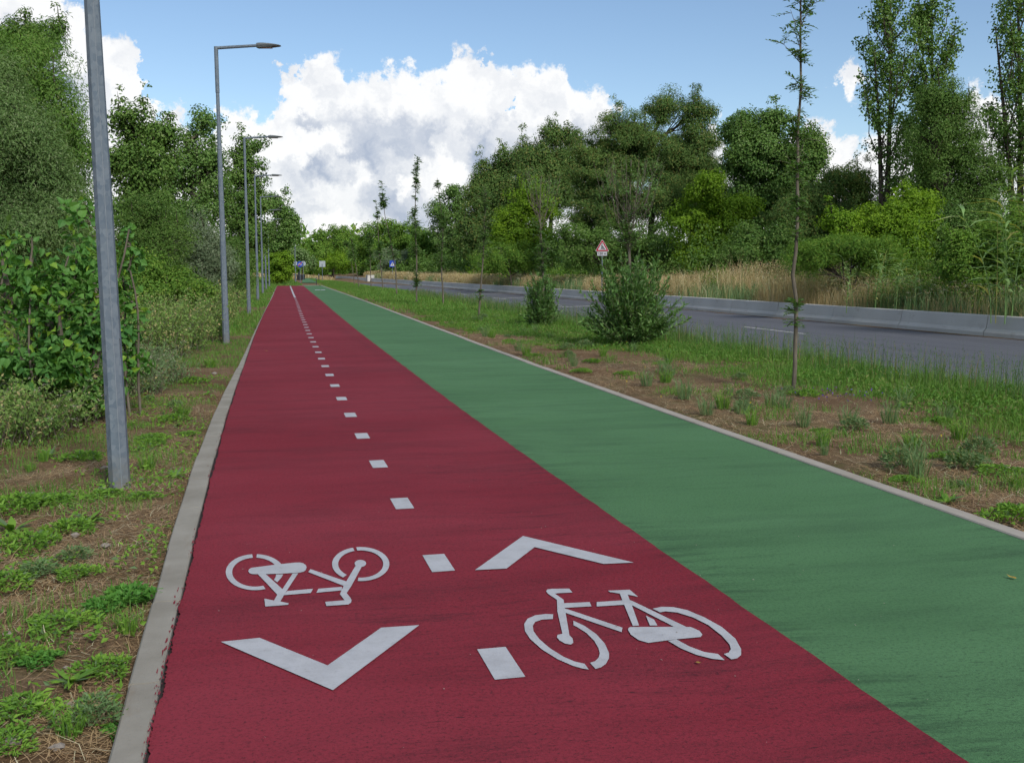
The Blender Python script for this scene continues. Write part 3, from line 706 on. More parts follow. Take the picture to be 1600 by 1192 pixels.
# round sign backs further on
for (u, dep, lab) in ((461.3, 132, 'back of a round grey sign behind the lone far lamp'), (474.6, 135, 'back of a round pale sign just right of the blue round sign')):
    P = at_depth(u, 440, dep); root = empty('road_sign', (P[0], P[1], 0), R(6)); pole_at(root, 2.6)
    tag(root, lab, 'road sign'); mb = MB(); mb.prism(off(disc(.31), 2.35), 0, .012, fr(.05)); mb.build('sign_plate', M['signback'], root)
P = at_depth(504, 440, 138); root = empty('road_sign', (P[0], P[1], 0), R(6)); pole_at(root, 2.3, .035)
tag(root, 'pale square sign back on a grey pole left of the far bright trees', 'road sign')
mb = MB(); mb.prism([(-.39, 1.92), (.39, 1.92), (.39, 2.7), (-.39, 2.7)], 0, .012, fr(.06)); mb.build('sign_plate', M['signback'], root)
# pedestrian crossing sign
P = at_depth(613.4, 430, 124); root = empty('road_sign', (P[0], P[1], .2), R(6)); pole_at(root, 2.4)
tag(root, 'blue square crossing sign with a white triangle above the dry grass', 'road sign')
mb = MB(); mb.prism([(-.34, 1.68), (.34, 1.68), (.34, 2.44), (-.34, 2.44)], 0, .012, fr(-.035)); pl = mb.build('sign_plate', M['signblue'], root)
mb = MB(); mb.prism([(-.27, 1.80), (.27, 1.80), (0, 2.28)], 0, .004, fr(-.048)); tr = mb.build('white_triangle', M['signwhite'], pl)
mb = MB(); strokes(mb, [((0, .22), (0, .06)), ((0, .06), (-.07, -.08)), ((0, .06), (.07, -.08)), ((-.07, .13), (.07, .13))], .035, -.054, 1.93)
mb.build('walker_figure', M['signblack'], tr)
# warning triangle with its plate
P = at_depth(940.5, 440, 54.5); root = empty('warning_sign', (P[0], P[1], .3), R(-6)); pole_at(root, 2.75, .03)
tag(root, 'red bordered warning triangle above a white 150 m plate behind the wall', 'road sign')
def tri(s, zc): h = s*.866; return [(-s/2, zc-h/3), (s/2, zc-h/3), (0, zc+2*h/3)]
zt = 2.40
def rtri(s, zc, r=.035):
    out = []
    for (x, z) in tri(s-2*r*1.2, zc):
        a0 = math.atan2(z-zc, x)
        out += [(x + r*math.cos(a0+d), z + r*math.sin(a0+d)) for d in np.linspace(-R(60), R(60), 5)]
    return out
mb = MB(); mb.prism(rtri(.69, zt), 0, .012, fr(-.036)); pl = mb.build('sign_plate', M['signwhite'], root)
mb = MB(); mb.prism(rtri(.635, zt), 0, .003, fr(-.049)); rb = mb.build('red_border', M['signred'], pl)
mb = MB(); mb.prism(rtri(.44, zt, .02), 0, .003, fr(-.053)); wf = mb.build('white_field', M['signwhite'], rb)
mb = MB(); strokes(mb, [((-.03, .12), (-.01, .0)), ((-.01, 0), (-.06, -.1)), ((-.01, 0), (.04, -.1)), ((-.03, .09), (.05, .02)), ((.05, .02), (.10, -.08)), ((-.03, .15), (-.03, .17))], .036, -.057, zt)
mb.prism([(.06, zt-.105), (.15, zt-.105), (.105, zt-.055)], 0, .003, fr(-.057)); mb.prism(off(disc(.026, 12), zt+.165), 0, .003, fr(-.057)); mb.build('worker_emblem', M['signblack'], pl)
mb = MB(); mb.prism([(-.25, 1.97), (.25, 1.97), (.25, 2.17), (-.25, 2.17)], 0, .012, fr(-.036)); p2 = mb.build('distance_plate', M['signwhite'], root)
fc = bpy.data.curves.new('lettering', 'FONT'); fc.body = '150 m'; fc.size = .17; fc.align_x = 'CENTER'; fc.align_y = 'CENTER'; fc.extrude = .001; fc.offset = .004
fo = bpy.data.objects.new('lettering_tmp', fc); COL.objects.link(fo)
dg = bpy.context.evaluated_depsgraph_get(); me = bpy.data.meshes.new_from_object(fo.evaluated_get(dg)); bpy.data.objects.remove(fo); bpy.data.curves.remove(fc)
o = link('lettering', me, None, p2); me.materials.clear(); me.materials.append(M['signblack']); o.location = (0, -.0505, 2.07); o.rotation_euler = (R(90), 0, 0)
# bollards and posts at the far end
def bollard(u, v, h, r, mat, lab, dep=None, cat='bollard', name='bollard'):
    P = on_ground(u, v) if dep is None else at_depth(u, v, dep); root = empty(name, (P[0], P[1], 0))
    mb = MB(); mb.tube([(0, 0, -.1), (0, 0, h-.03), (0, 0, h)], [r, r, r*.7], 12); mb.build('post', M[mat], root, True)
    mb = MB(); mb.tube([(0, 0, h*.80), (0, 0, h*.86)], [r*1.12, r*1.12], 12); mb.build('band', M['signback' if mat == 'blackpost' else mat], root)
    tag(root, lab, cat)
bollard(494.5, 446.0, .78, .035, 'blackpost', 'slim black bollard at the right corner of the path end')
bollard(498.3, 437, 1.05, .07, 'blackpost', 'thick dark post behind the slim black bollard', 142)
bollard(490.3, 436, .95, .04, 'rustpost', 'rust brown post beyond the far green path', 165, 'post', 'marker_post')
# dark container with its lid, and the low dark rail beside it
P = at_depth(470.8, 440, 138); root = empty('waste_container', (P[0], P[1], 0), R(4)); tag(root, 'dark box shaped container beyond the blue round sign', 'container')
mb = MB(); mb.box((0, 0, .46), (.86, .75, .84), taper=1.08); mb.build('body', M['blackpost'], root)
mb = MB(); mb.box((0, -.02, .92), (.98, .84, .07), taper=.94); mb.build('lid', M['blackpost'], root)
mb = MB(); mb.box((-.3, .05, 1.1), (.22, .3, .32)); mb.build('hood', M['blackpost'], root)
P = at_depth(459.5, 440, 137); root = empty('low_rail', (P[0], P[1], 0), R(4)); tag(root, 'low dark rail running left from the dark container', 'rail')
mb = MB(); mb.box((0, 0, .9), (1.15, .08, .1)); mb.build('bar', M['blackpost'], root)
for x in (-.45, .4):
    mb = MB(); mb.box((x, 0, .42), (.07, .07, .88)); mb.build('leg', M['blackpost'], root)

# ================================================================== vegetation
def mpp(Y): return Y / FPX
def build_tree(name, Y, base_u, lobes, n_cl, cl_r, n_leaf, L, Wd, lmat, seed, bmat='bark', shape='quad', droop=.0, trunk_r=None, base_z=0.0, rough_out=1.12, flat=.75,
               trunks=1, fill=.5, shoots=0, min_v=None, up=.25, limb_vis=1.0, dscale=.85):
    """lobes: outline masses (u, v, ru, rv[, depth shift]) of the crown as seen from the camera, turned into volumes of real size at distance Y"""
    rng = np.random.default_rng(seed); k = mpp(Y)
    B = at_depth(base_u, 430, Y); B[2] = base_z
    root = empty(name, tuple(B)); tr = MB(); cr = MB()
    lob = []
    for l in lobes:
        c = at_depth(l[0], l[1], Y) - B
        c[1] += (l[4] if len(l) > 4 else rng.uniform(-.5, .5)*l[2]*k*.8)
        lob.append((c, np.array([l[2]*k, l[2]*k*dscale, l[3]*k])))
    area = np.array([r[0]*r[2] for c, r in lob]); cnt = np.maximum(2, np.round(area/area.sum()*n_cl).astype(int))
    top = max(c[2]+r[2]*.5 for c, r in lob); low = min(c[2]-r[2] for c, r in lob)
    tr_r = trunk_r or .02*top + .03
    mean = np.mean([c for c, r in lob], axis=0)
    # trunk(s)
    stems = []
    for q in range(trunks):
        hx = mean + np.array([rng.normal(0, .12)*top*.6, rng.normal(0, .12)*top*.5, 0]) if trunks > 1 else mean
        T = np.linspace(0, 1, 9); H = top*rng.uniform(.82, .95)
        P = np.stack([hx[0]*T**1.3 + .03*top*np.sin(T*5+seed+q)*T, hx[1]*T**1.3 + .02*top*np.cos(T*4+seed)*T, H*T - .15], 1)
        P[:, :2] += rng.normal(0, .02*trunks, 2)
        tr.tube(P, tr_r/trunks**.4*(1-.86*T)+.008, 7); stems.append(P)
    CC, CR, CD = [], [], []
    for (c, r), n in zip(lob, cnt):
        d = unit(rng.normal(size=(n, 3))); rad = rng.random(n)**(1/(2.2))*(1-fill*.15)
        rad = np.where(rng.random(n) < .22, rad*rough_out, rad)
        p = c + d*r*rad[:, None]
        # limb from the trunk to this mass
        st = stems[rng.integers(len(stems))]
        zi = max(.35*low + .1, min(c[2] - .55*(np.hypot(*(c[:2]-mean[:2])))-.2*r[2], top*.9)); zi = max(zi, .25*top*.6)
        a = np.array([np.interp(zi, st[:, 2], st[:, m]) for m in range(3)])
        mid = (a + c)/2 + np.array([0, 0, -.08*np.linalg.norm(c-a)]) + rng.normal(0, .05, 3)*np.linalg.norm(c-a)
        lr = tr_r*.42*limb_vis
        limb = np.stack([a, a*.55+mid*.45+rng.normal(0, .04, 3), mid, mid*.45+c*.55, c])
        tr.tube(limb, np.linspace(lr, lr*.3, 5)+.005, 6)
        for j in range(n):
            w = rng.uniform(.35, 1); i0 = np.array([np.interp(w, np.linspace(0, 1, 5), limb[:, m]) for m in range(3)])
            e = p[j]; mm = (i0+e)/2 + rng.normal(0, .06, 3)*np.linalg.norm(e-i0)
            tr.tube([i0, mm, e], [lr*.34+.004, lr*.2+.003, .004], 4, cap=False)
        CC.append(p); CR.append(cl_r*rng.uniform(.6, 1.35, n)); CD.append(unit(d + np.array([0, 0, up])))
    for q in range(shoots):                        # thin leaders that stand proud of the crown
        c, r = lob[rng.integers(len(lob))]
        b = c + np.array([rng.uniform(-.7, .7)*r[0], rng.uniform(-.7, .7)*r[1], r[2]*.5])
        h = r[2]*rng.uniform(.15, .5) + cl_r*1.3; e = b + np.array([rng.normal(0, .12)*h, rng.normal(0, .1)*h, h])
        tr.tube([b, (b+e)/2+rng.normal(0, .03, 3)*h, e], [.03, .018, .006], 4, cap=False)
        n = max(4, int(h/cl_r*2.4)); w = np.linspace(.0, 1, n)[:, None]
        CC.append(b*(1-w)+e*w + rng.normal(0, .25, (n, 3))*cl_r); CR.append(np.linspace(cl_r*.95, cl_r*.42, n)); CD.append(np.tile([0, 0, 1.], (n, 1)))
    CC, CR, CD = np.concatenate(CC), np.concatenate(CR), np.concatenate(CD)
    keep = CC[:, 2] > .15; CC, CR, CD = CC[keep], CR[keep], CD[keep]
    m = len(CC)
    nl = np.maximum(6, (n_leaf*(CR/cl_r)**2*rng.uniform(.6, 1.3, m))).astype(int)
    idx = np.repeat(np.arange(m), nl); n = len(idx)
    o = unit(rng.normal(size=(n, 3)))*(rng.random(n)**.45)[:, None]*CR[idx][:, None]; o[:, 2] *= flat
    P = CC[idx] + o + CD[idx]*CR[idx][:, None]*.15
    Nn = unit(unit(o) + CD[idx]*.55 + np.array([0, 0, .35]) + rng.normal(size=(n, 3))*.38)
    if shape == 'heart': Nn = unit(rng.normal(size=(n, 3))*.75 + CD[idx]*.45 + np.array([0, -.1, .3]))
    D = rng.normal(size=(n, 3)) + unit(o)*.5 + np.array([0, 0, -droop]); D = unit(D - Nn*(np.sum(D*Nn, 1, keepdims=True)*.8))
    P[:, 2] = np.maximum(P[:, 2], .03)
    add_leaves(cr, P, D, L*(rng.uniform(.45, 1.3, n) if shape == 'heart' else rng.uniform(.7, 1.25, n)), Wd*(rng.uniform(.5, 1.2, n) if shape == 'heart' else rng.uniform(.75, 1.2, n)), rng, shape=shape, curl=.12 if shape != 'quad' else .1, N=Nn)
    tr.build('trunk', M[bmat], root, True); cr.build('crown', lmat, root)
    return root

def poplar(name, Y, base_u, segs, n_leaf, L, lmat, seed, cl_r=.42, base_z=0.0):
    """columnar poplar: steep branches carrying separate leaf tufts. segs: (u, v_low, v_top, half width px)"""
    rng = np.random.default_rng(seed); k = mpp(Y); B = at_depth(base_u, 430, Y); B[2] = base_z
    root = empty(name, tuple(B)); tr = MB(); cr = MB(); CC = []; CR = []
    for (u, vl, vt, hw, nb) in segs:
        tp = at_depth(u, vt, Y) - B; H = tp[2]; zl = (at_depth(u, vl, Y)-B)[2]
        T = np.linspace(0, 1, 10); st = np.stack([tp[0]*T + .15*np.sin(T*4+seed), .2*np.cos(T*3+seed), H*T-.1], 1)
        tr.tube(st, .17*(1-.93*T)+.01, 7)
        for b in range(nb):
            z0 = zl*.8 + (H*.9-zl*.8)*rng.random()**.9; f = (z0-zl*.8)/(H-zl*.8)
            a = np.array([np.interp(z0, st[:, 2], st[:, m]) for m in range(3)])
            ln = rng.uniform(.16, .34)*H*(1-.55*f); th = rng.uniform(0, 2*math.pi)
            wide = hw*k*rng.uniform(.55, 1.1)*(1-.55*max(0, f-.35))
            e = a + np.array([math.cos(th)*wide, math.sin(th)*wide, ln])
            if e[2] > H*1.03: e[2] = H*rng.uniform(.9, 1.03)
            mid = a*.45 + e*.55 + np.array([math.cos(th), math.sin(th), -.5])*.10*ln
            tr.tube([a, mid, e], [.035, .022, .006], 4, cap=False)
            nn = int(3 + ln/cl_r*.95); w = np.sort(rng.uniform(.18, 1.05, nn))[:, None]
            pts = a*(1-w)**2 + 2*mid*w*(1-w) + e*w**2
            CC.append(pts + rng.normal(0, .16, (nn, 3))); CR.append(cl_r*rng.uniform(.45, 1.1, nn))
        nn = 7; w = np.linspace(.72, 1.0, nn)[:, None]
        CC.append(st[-1]*w + rng.normal(0, .12, (nn, 3))); CR.append(np.full(nn, cl_r*.7))
    CC = np.concatenate(CC); CR = np.concatenate(CR); m = len(CC)
    nl = np.maximum(5, n_leaf*(CR/cl_r)**2*rng.uniform(.5, 1.3, m)).astype(int); idx = np.repeat(np.arange(m), nl); n = len(idx)
    o = unit(rng.normal(size=(n, 3)))*(rng.random(n)**.5)[:, None]*CR[idx][:, None]
    add_leaves(cr, CC[idx]+o, rng.normal(size=(n, 3))+unit(o)*.3+np.array([0, 0, -.2]), L*rng.uniform(.7, 1.2, n), L*.8*rng.uniform(.8, 1.1, n), rng, N=unit(o)+np.array([0, 0, .3])+rng.normal(size=(n, 3))*.4)
    tr.build('trunk', M['bark'], root, True); cr.build('crown', lmat, root)
    return root
GT = 'tall trees and shrubs lining the path and road'
def T(o, lab, cat='tree', group=None): return tag(o, lab, cat, group)

# ---- left side
T(build_tree('feathery_tree', 27, 20, [(30, 110, 80, 60), (-30, 200, 120, 120), (85, 190, 55, 60), (60, 290, 80, 90), (112, 240, 32, 55), (0, 330, 110, 90), (100, 330, 45, 60)], 430, .55, 262, 0.111, 0.0311, L_['feather'], 1, droop=.5, base_z=-.1, shoots=6, flat=.7),
  'big bright green feathery tree at the upper left edge behind the near lamp')
T(build_tree('twiggy_tree', 30, 40, [(45, 52, 32, 12), (85, 48, 22, 12), (10, 60, 25, 18), (60, 75, 30, 14)], 42, .34, 122, 0.118, 0.037, L_['dark'], 2, droop=.35, shoots=4, base_z=-.1),
  'sparse dark twigs topping the big feathery tree at the upper left corner')
T(build_tree('willow_tree', 17.5, 10, [(30, 200, 60, 55), (-40, 260, 90, 110), (60, 290, 55, 60), (20, 370, 85, 70), (85, 240, 26, 40), (95, 340, 30, 50), (-10, 130, 40, 40)], 400, .34, 262, 0.0703, 0.0148, L_['willow'], 3, droop=.25, shoots=5, flat=.8, up=.4),
  'pale grey green willow with narrow leaves at the left edge')
T(build_tree('poplar_tree', 48, 215, [(205, 195, 42, 32), (245, 215, 32, 28), (195, 250, 45, 45), (240, 275, 45, 50), (215, 330, 60, 55)], 170, .55, 108, 0.141, 0.111, L_['dark'], 4, shoots=7, fill=1.2, rough_out=1.2),
  'open topped dark tree against the cloud just right of the near lamp')
T(build_tree('poplar_tree', 60, 300, [(322, 192, 26, 22), (300, 245, 50, 38), (262, 275, 42, 45), (325, 290, 40, 60), (290, 345, 70, 50)], 210, .6, 108, 0.148, 0.118, L_['poplar'], 5, shoots=8, bmat='barkpale'),
  'tall mid green tree left of the second lamp with a tufted top')
T(build_tree('poplar_tree', 78, 385, [(385, 228, 24, 18), (368, 258, 26, 30), (396, 268, 18, 34), (372, 320, 40, 60), (398, 335, 22, 55), (380, 380, 45, 45)], 210, .62, 105, 0.178, 0.133, L_['dark'], 6, shoots=6, bmat='barkpale'),
  'dark narrow tree rising between the second and third lamps')
T(build_tree('rounded_tree', 112, 424, [(428, 320, 24, 16), (446, 345, 27, 22), (420, 365, 24, 20), (456, 368, 20, 18), (432, 385, 22, 16)], 150, .7, 80, 0.237, 0.178, L_['poplar'], 7, shoots=4, fill=1.2),
  'rounded tree over the far lamps at the end of the path')
T(build_tree('lime_shrub', 108, 432, [(440, 410, 17, 18), (424, 415, 16, 18), (448, 424, 12, 10), (432, 430, 20, 10)], 80, .5, 105, 0.192, 0.148, L_['lime'], 8), 'yellow green shrub left of the blue round sign', 'shrub')
T(build_tree('pale_tree', 165, 472, [(475, 405, 14, 12), (462, 400, 12, 14), (484, 412, 12, 10)], 50, .8, 70, 0.259, 0.185, L_['willow'], 9), 'pale hazy small tree in the gap beyond the path end', 'tree')
T(build_tree('dark_shrub', 31, 240, [(235, 340, 40, 36), (205, 370, 40, 40), (260, 380, 40, 40), (225, 410, 55, 40)], 150, .34, 210, 0.0814, 0.0259, L_['dark'], 10, shoots=3, trunks=3), 'dense dark blue green shrub behind the near lamp', 'shrub')
T(build_tree('olive_shrub', 34, 310, [(300, 372, 30, 28), (322, 395, 34, 30), (300, 425, 44, 34), (345, 415, 25, 35)], 150, .34, 192, 0.0962, 0.0222, L_['olive'], 11, shoots=5, trunks=3, up=.6), 'grey green olive toned shrub left of the second lamp', 'shrub')
T(build_tree('olive_shrub', 47, 368, [(365, 400, 18, 30), (350, 425, 22, 26), (380, 420, 16, 30)], 90, .42, 140, 0.118, 0.037, L_['dark'], 12, trunks=3), 'dark narrow shrub between the second and third lamps', 'shrub')
T(build_tree('leafy_shrub', 26, 255, [(215, 425, 38, 30), (265, 445, 40, 25), (300, 450, 30, 22), (230, 460, 50, 25)], 120, .3, 175, 0.074, 0.0407, L_['fresh'], 13, trunks=4), 'bright leafy shrub above the bramble mound', 'shrub')
# poplar suckers with broad leaves near the camera
T(build_tree('poplar_sapling', 10.6, 60, [(45, 440, 60, 40), (10, 470, 60, 50), (90, 480, 60, 55), (30, 540, 75, 60), (110, 545, 45, 45), (-30, 420, 50, 50), (20, 600, 80, 50), (90, 590, 60, 40), (60, 560, 60, 40)], 150, .19, 15, .086, .076, L_['shoot'], 14, shape='heart', shoots=12, trunks=4, trunk_r=.016, droop=.35, limb_vis=.5, bmat='barkyoung'),
  'broad leaved poplar sapling at the left edge, left of the near lamp')
T(build_tree('poplar_sapling', 10.9, 135, [(128, 335, 22, 40), (118, 400, 25, 30), (150, 430, 25, 35), (140, 490, 35, 50), (140, 560, 35, 50), (150, 600, 40, 30)], 80, .12, 10, .088, .08, L_['shoot'], 15, shape='heart', shoots=3, trunks=2, trunk_r=.014, droop=.4, limb_vis=.6, bmat='barkyoung'),
  'tall thin poplar sapling with yellowish tip beside the near lamp')
T(build_tree('poplar_sapling', 11.3, 205, [(203, 400, 16, 26), (206, 470, 14, 26), (198, 530, 18, 40), (195, 440, 12, 30), (200, 575, 22, 34)], 44, .11, 10, .085, .08, L_['shoot'], 16, shape='heart', shoots=2, trunks=2, trunk_r=.012, droop=.4, limb_vis=.6, bmat='barkyoung'),
  'poplar sapling showing right of the near lamp post')
# brambles and tall weeds: loose arching canes
def thicket(name, spots, n, h, lean, L, Wd, mat, seed, flowers=0, stems='barkyoung', per=26, shape='quad', sag=.35):
    """spots: (u, v, radius) of ground patches where the canes are rooted"""
    rng = np.random.default_rng(seed); C = [on_ground(u, v, -.03) for u, v, q in spots]; o = np.mean(C, axis=0)
    root = empty(name, tuple(o)); st = MB(); lf = MB(); fl = MB(); w8 = np.array([q*q for u, v, q in spots]); w8 = w8/w8.sum()
    for k in range(n):
        i = rng.choice(len(spots), p=w8); a = rng.uniform(0, 6.28); q = spots[i][2]*math.sqrt(rng.random())
        b = C[i] - o + np.array([math.cos(a)*q, math.sin(a)*q, 0]); edge = 1-.45*(q/spots[i][2])**2
        hh = h*edge*rng.uniform(.45, 1.15); az = rng.uniform(0, 6.28); ln = hh*lean*rng.uniform(.3, 1.4)
        w = np.linspace(0, 1, 7)[:, None]; d = np.array([math.cos(az), math.sin(az), 0])
        P = b + d*ln*w**1.3 + np.array([0, 0, 1.])*(hh*(w*(1+sag) - sag*w**2.2))
        P += rng.normal(0, .012, P.shape)*w
        st.tube(P, np.linspace(.0045, .0012, 7), 3, cap=False)
        m = int(per*(.5+hh/h)); u = rng.uniform(.12, 1.02, m); p = np.stack([np.interp(u, w[:, 0], P[:, c]) for c in range(3)], 1)
        p = p + rng.normal(0, L*.7, p.shape); p[:, 2] = np.maximum(p[:, 2], .02)
        add_leaves(lf, p, rng.normal(size=(m, 3)) + d*.4 + np.array([0, 0, .35]), L*rng.uniform(.55, 1.3, m), Wd*rng.uniform(.6, 1.2, m), rng, shape=shape, curl=.12)
        if rng.random() < flowers:
            c = P[-1] + np.array([0, 0, .02]); m = 14; r = rng.uniform(.015, .04); a2 = rng.random(m)*6.28; q2 = r*np.sqrt(rng.random(m))
            add_leaves(fl, c + np.stack([np.cos(a2)*q2, np.sin(a2)*q2, rng.normal(0, .006, m)], 1), np.stack([np.cos(a2), np.sin(a2), .1+0*a2], 1), .013, .012, rng)
    st.build('stems', M[stems], root); lf.build('leaves', mat, root)
    if flowers: o2 = fl.build('flower_heads', M['flower_white'], root); tag(o2, kind='stuff')
    return root
T(thicket('bramble_bush', [(262, 548, .75), (235, 560, .7), (300, 535, .7), (250, 535, .9)], 620, 1.05, .75, .060, .036, L_['bramble'], 301, .12), 'large loose bramble thicket between the near and second lamps', 'bush')
T(thicket('bramble_bush', [(325, 500, .8), (338, 492, .7), (310, 505, .8)], 380, 1.15, .7, .075, .045, L_['bramble'], 302, .08), 'bramble thicket just left of the second lamp foot', 'bush')
T(thicket('bramble_bush', [(60, 665, .55), (110, 650, .5), (20, 690, .45), (140, 640, .4), (0, 660, .6)], 620, .58, .9, .045, .028, L_['bramble'], 303, .40), 'bramble tangle with white flower heads left of the near lamp', 'bush')
T(thicket('bramble_bush', [(-40, 640, .7), (-80, 660, .7), (20, 625, .6)], 360, .85, .8, .05, .03, L_['bramble'], 304, .15), 'bramble clump cut by the left edge of the picture', 'bush')
T(thicket('tall_weeds', [(205, 615, .45), (170, 620, .4), (240, 600, .5), (215, 590, .5)], 330, .55, .6, .05, .018, M['weedgrey'], 305, .30), 'loose grey green weeds with pale heads just behind the near lamp', 'weeds')
T(thicket('tall_weeds', [(60, 625, .6), (130, 610, .6), (90, 600, .7), (10, 610, .6)], 420, .95, .6, .07, .035, L_['fresh'], 306, .10), 'taller fresh green weeds under the poplar saplings', 'weeds')
T(thicket('tall_weeds', [(345, 478, .9), (362, 470, .9), (378, 463, .9)], 260, .7, .6, .08, .035, L_['bramble'], 307, .1), 'low weeds along the verge behind the second lamp', 'weeds')

# ---- right side, far to near
T(build_tree('bright_tree', 205, 520, [(505, 385, 24, 20), (528, 372, 28, 20), (548, 385, 26, 24), (520, 405, 45, 22), (490, 402, 16, 18)], 190, 1.0, 91, 0.311, 0.237, L_['fresh'], 40, shoots=3), 'farthest bright green tree right of the path end')
T(build_tree('bright_tree', 168, 600, [(585, 375, 28, 26), (612, 362, 22, 18), (640, 372, 30, 22), (575, 395, 32, 24), (615, 395, 50, 26)], 230, .95, 91, 0.281, 0.222, L_['fresh'], 41, shoots=6), 'broad bright green tree behind the leaning young trees')
T(build_tree('lime_shrub', 178, 522, [(520, 405, 14, 16), (540, 412, 18, 14), (505, 412, 12, 10)], 50, .8, 88, 0.252, 0.185, L_['lime'], 42), 'yellow green shrub right of the square sign back', 'shrub')
T(build_tree('grey_shrub', 142, 612, [(605, 402, 18, 14), (630, 402, 18, 14), (618, 415, 32, 14)], 80, .6, 105, 0.222, 0.104, L_['olive'], 43, trunks=3), 'grey green shrub behind the blue crossing sign', 'shrub')
T(build_tree('poplar_tree', 132, 705, [(707, 305, 18, 20), (690, 332, 24, 22), (718, 335, 18, 32), (695, 368, 30, 32), (722, 375, 16, 40)], 170, .75, 84, 0.237, 0.185, L_['poplar'], 44, shoots=3, fill=1.2), 'upright tree with pale stems right of the tall thin saplings')
T(build_tree('bright_tree', 138, 665, [(660, 375, 24, 22), (680, 392, 26, 20), (655, 400, 24, 20), (690, 405, 30, 18)], 120, .75, 96, 0.237, 0.185, L_['fresh'], 45), 'bright green bushy tree under the pale stemmed upright tree')
T(build_tree('dark_tree', 104, 785, [(772, 275, 30, 26), (800, 252, 26, 18), (758, 310, 26, 34), (795, 300, 44, 40), (775, 355, 55, 45), (740, 370, 24, 40), (745, 300, 14, 26)], 420, .8, 158, 0.2, 0.111, L_['acacia'], 46, shoots=9, droop=.3), 'dark olive tree sloping up beside the big cloud')
T(build_tree('dark_tree', 90, 860, [(865, 212, 30, 13), (845, 245, 46, 28), (885, 262, 36, 34), (850, 300, 60, 50), (895, 220, 14, 14)], 330, .74, 158, 0.185, 0.0962, L_['acacia'], 47, shoots=7, droop=.3, fill=1.2), 'dark tree with an open tufted top left of the largest crown')
T(build_tree('spreading_tree', 67, 1020, [(975, 205, 45, 30), (1040, 168, 34, 24), (1085, 178, 28, 22), (1000, 235, 70, 48), (1085, 225, 38, 45), (1060, 270, 66, 50), (950, 275, 55, 48), (1020, 315, 105, 40), (930, 330, 45, 45), (1110, 300, 30, 50), (905, 255, 20, 30)], 900, .62, 262, 0.148, 0.0518, L_['acacia'], 48, droop=.45, shoots=14, flat=.65, up=.5, trunk_r=.3),
  'largest dark spreading tree, its crown highest right of the cloud')
T(build_tree('lime_tree', 76, 820, [(822, 318, 30, 24), (800, 345, 26, 24), (845, 335, 24, 34), (828, 378, 42, 34), (790, 372, 24, 22)], 190, .55, 130, 0.155, 0.0962, L_['lime'], 49, droop=.2, shoots=4), 'yellow green tree low in front of the dark olive trees')
T(build_tree('bushy_tree', 72, 800, [(790, 405, 35, 26), (835, 405, 40, 26), (760, 410, 28, 18)], 120, .5, 122, 0.148, 0.0592, L_['fresh'], 50, trunks=3), 'fresh green bushy growth behind the small broom like sapling', 'shrub')
T(build_tree('round_tree', 60, 1185, [(1165, 200, 32, 26), (1203, 195, 25, 20), (1178, 245, 48, 42), (1222, 255, 26, 34), (1190, 310, 55, 55), (1150, 240, 22, 40)], 340, .6, 158, 0.148, 0.104, L_['poplar'], 51, shoots=6, bmat='bark'), 'rounded mid green tree left of the tall thin sapling')
T(build_tree('round_tree', 58, 1262, [(1262, 212, 24, 16), (1258, 248, 32, 28), (1250, 300, 45, 45), (1275, 240, 14, 24)], 150, .52, 130, 0.141, 0.0962, L_['dark'], 52, shoots=4), 'smaller rounded tree directly behind the tall thin sapling')
T(build_tree('lime_tree', 56.5, 1110, [(1100, 300, 32, 32), (1138, 325, 36, 26), (1172, 322, 20, 10), (1088, 352, 40, 36), (1130, 372, 40, 36), (1105, 405, 50, 26)], 230, .48, 136, 0.141, 0.0888, L_['lime'], 53, droop=.25, shoots=3), 'vivid yellow green tree right of the bushy sapling')
T(build_tree('brown_green_tree', 51, 1315, [(1310, 282, 38, 20), (1342, 298, 30, 30), (1290, 325, 44, 40), (1345, 350, 46, 46), (1240, 340, 40, 50), (1290, 380, 60, 40)], 380, .5, 210, 0.126, 0.0481, L_['acacia'], 54, droop=.35, shoots=6), 'low feathery olive tree beneath the white cloud gap')
T(poplar('tall_poplar', 47, 1392, [(1388, 330, -25, 50, 34), (1362, 330, 70, 34, 14)], 46, .132, L_['poplar'], 55), 'tall open poplar, the left one of the pair rising past the top edge')
T(poplar('tall_poplar', 48, 1450, [(1455, 330, -15, 42, 38), (1440, 320, 60, 24, 10)], 50, .132, L_['poplar'], 56), 'tall fuller poplar, the right one of the close pair')
T(poplar('tall_poplar', 42, 1590, [(1592, 340, -60, 52, 34), (1558, 330, 40, 34, 12)], 48, .125, L_['poplar'], 57), 'tall poplar cut by the right edge of the picture')
T(build_tree('rounded_willow', 40, 1480, [(1465, 155, 36, 26), (1490, 185, 42, 36), (1450, 220, 36, 50), (1505, 240, 36, 44), (1475, 290, 60, 60), (1530, 290, 40, 50), (1490, 350, 70, 55)], 440, .42, 168, 0.104, 0.037, L_['dark'], 58, droop=.2, shoots=5), 'rounded dense tree in front of the tall poplars on the right')
T(build_tree('lime_shrub', 35, 1400, [(1430, 318, 34, 20), (1362, 350, 44, 26), (1405, 355, 44, 36), (1330, 382, 34, 22), (1310, 350, 20, 14), (1390, 395, 60, 28)], 260, .33, 147, 0.0962, 0.0592, L_['lime'], 59, droop=.25, shoots=5, trunks=3), 'yellow green leafy shrub below the tall poplars', 'shrub')
T(build_tree('feathery_shrub', 33.5, 1320, [(1310, 390, 50, 22), (1365, 398, 40, 24), (1260, 400, 40, 24), (1400, 410, 50, 20)], 200, .3, 147, 0.111, 0.0222, L_['fresh'], 60, trunks=4, droop=.1), 'arching feathery green shrub above the dry grass', 'shrub')
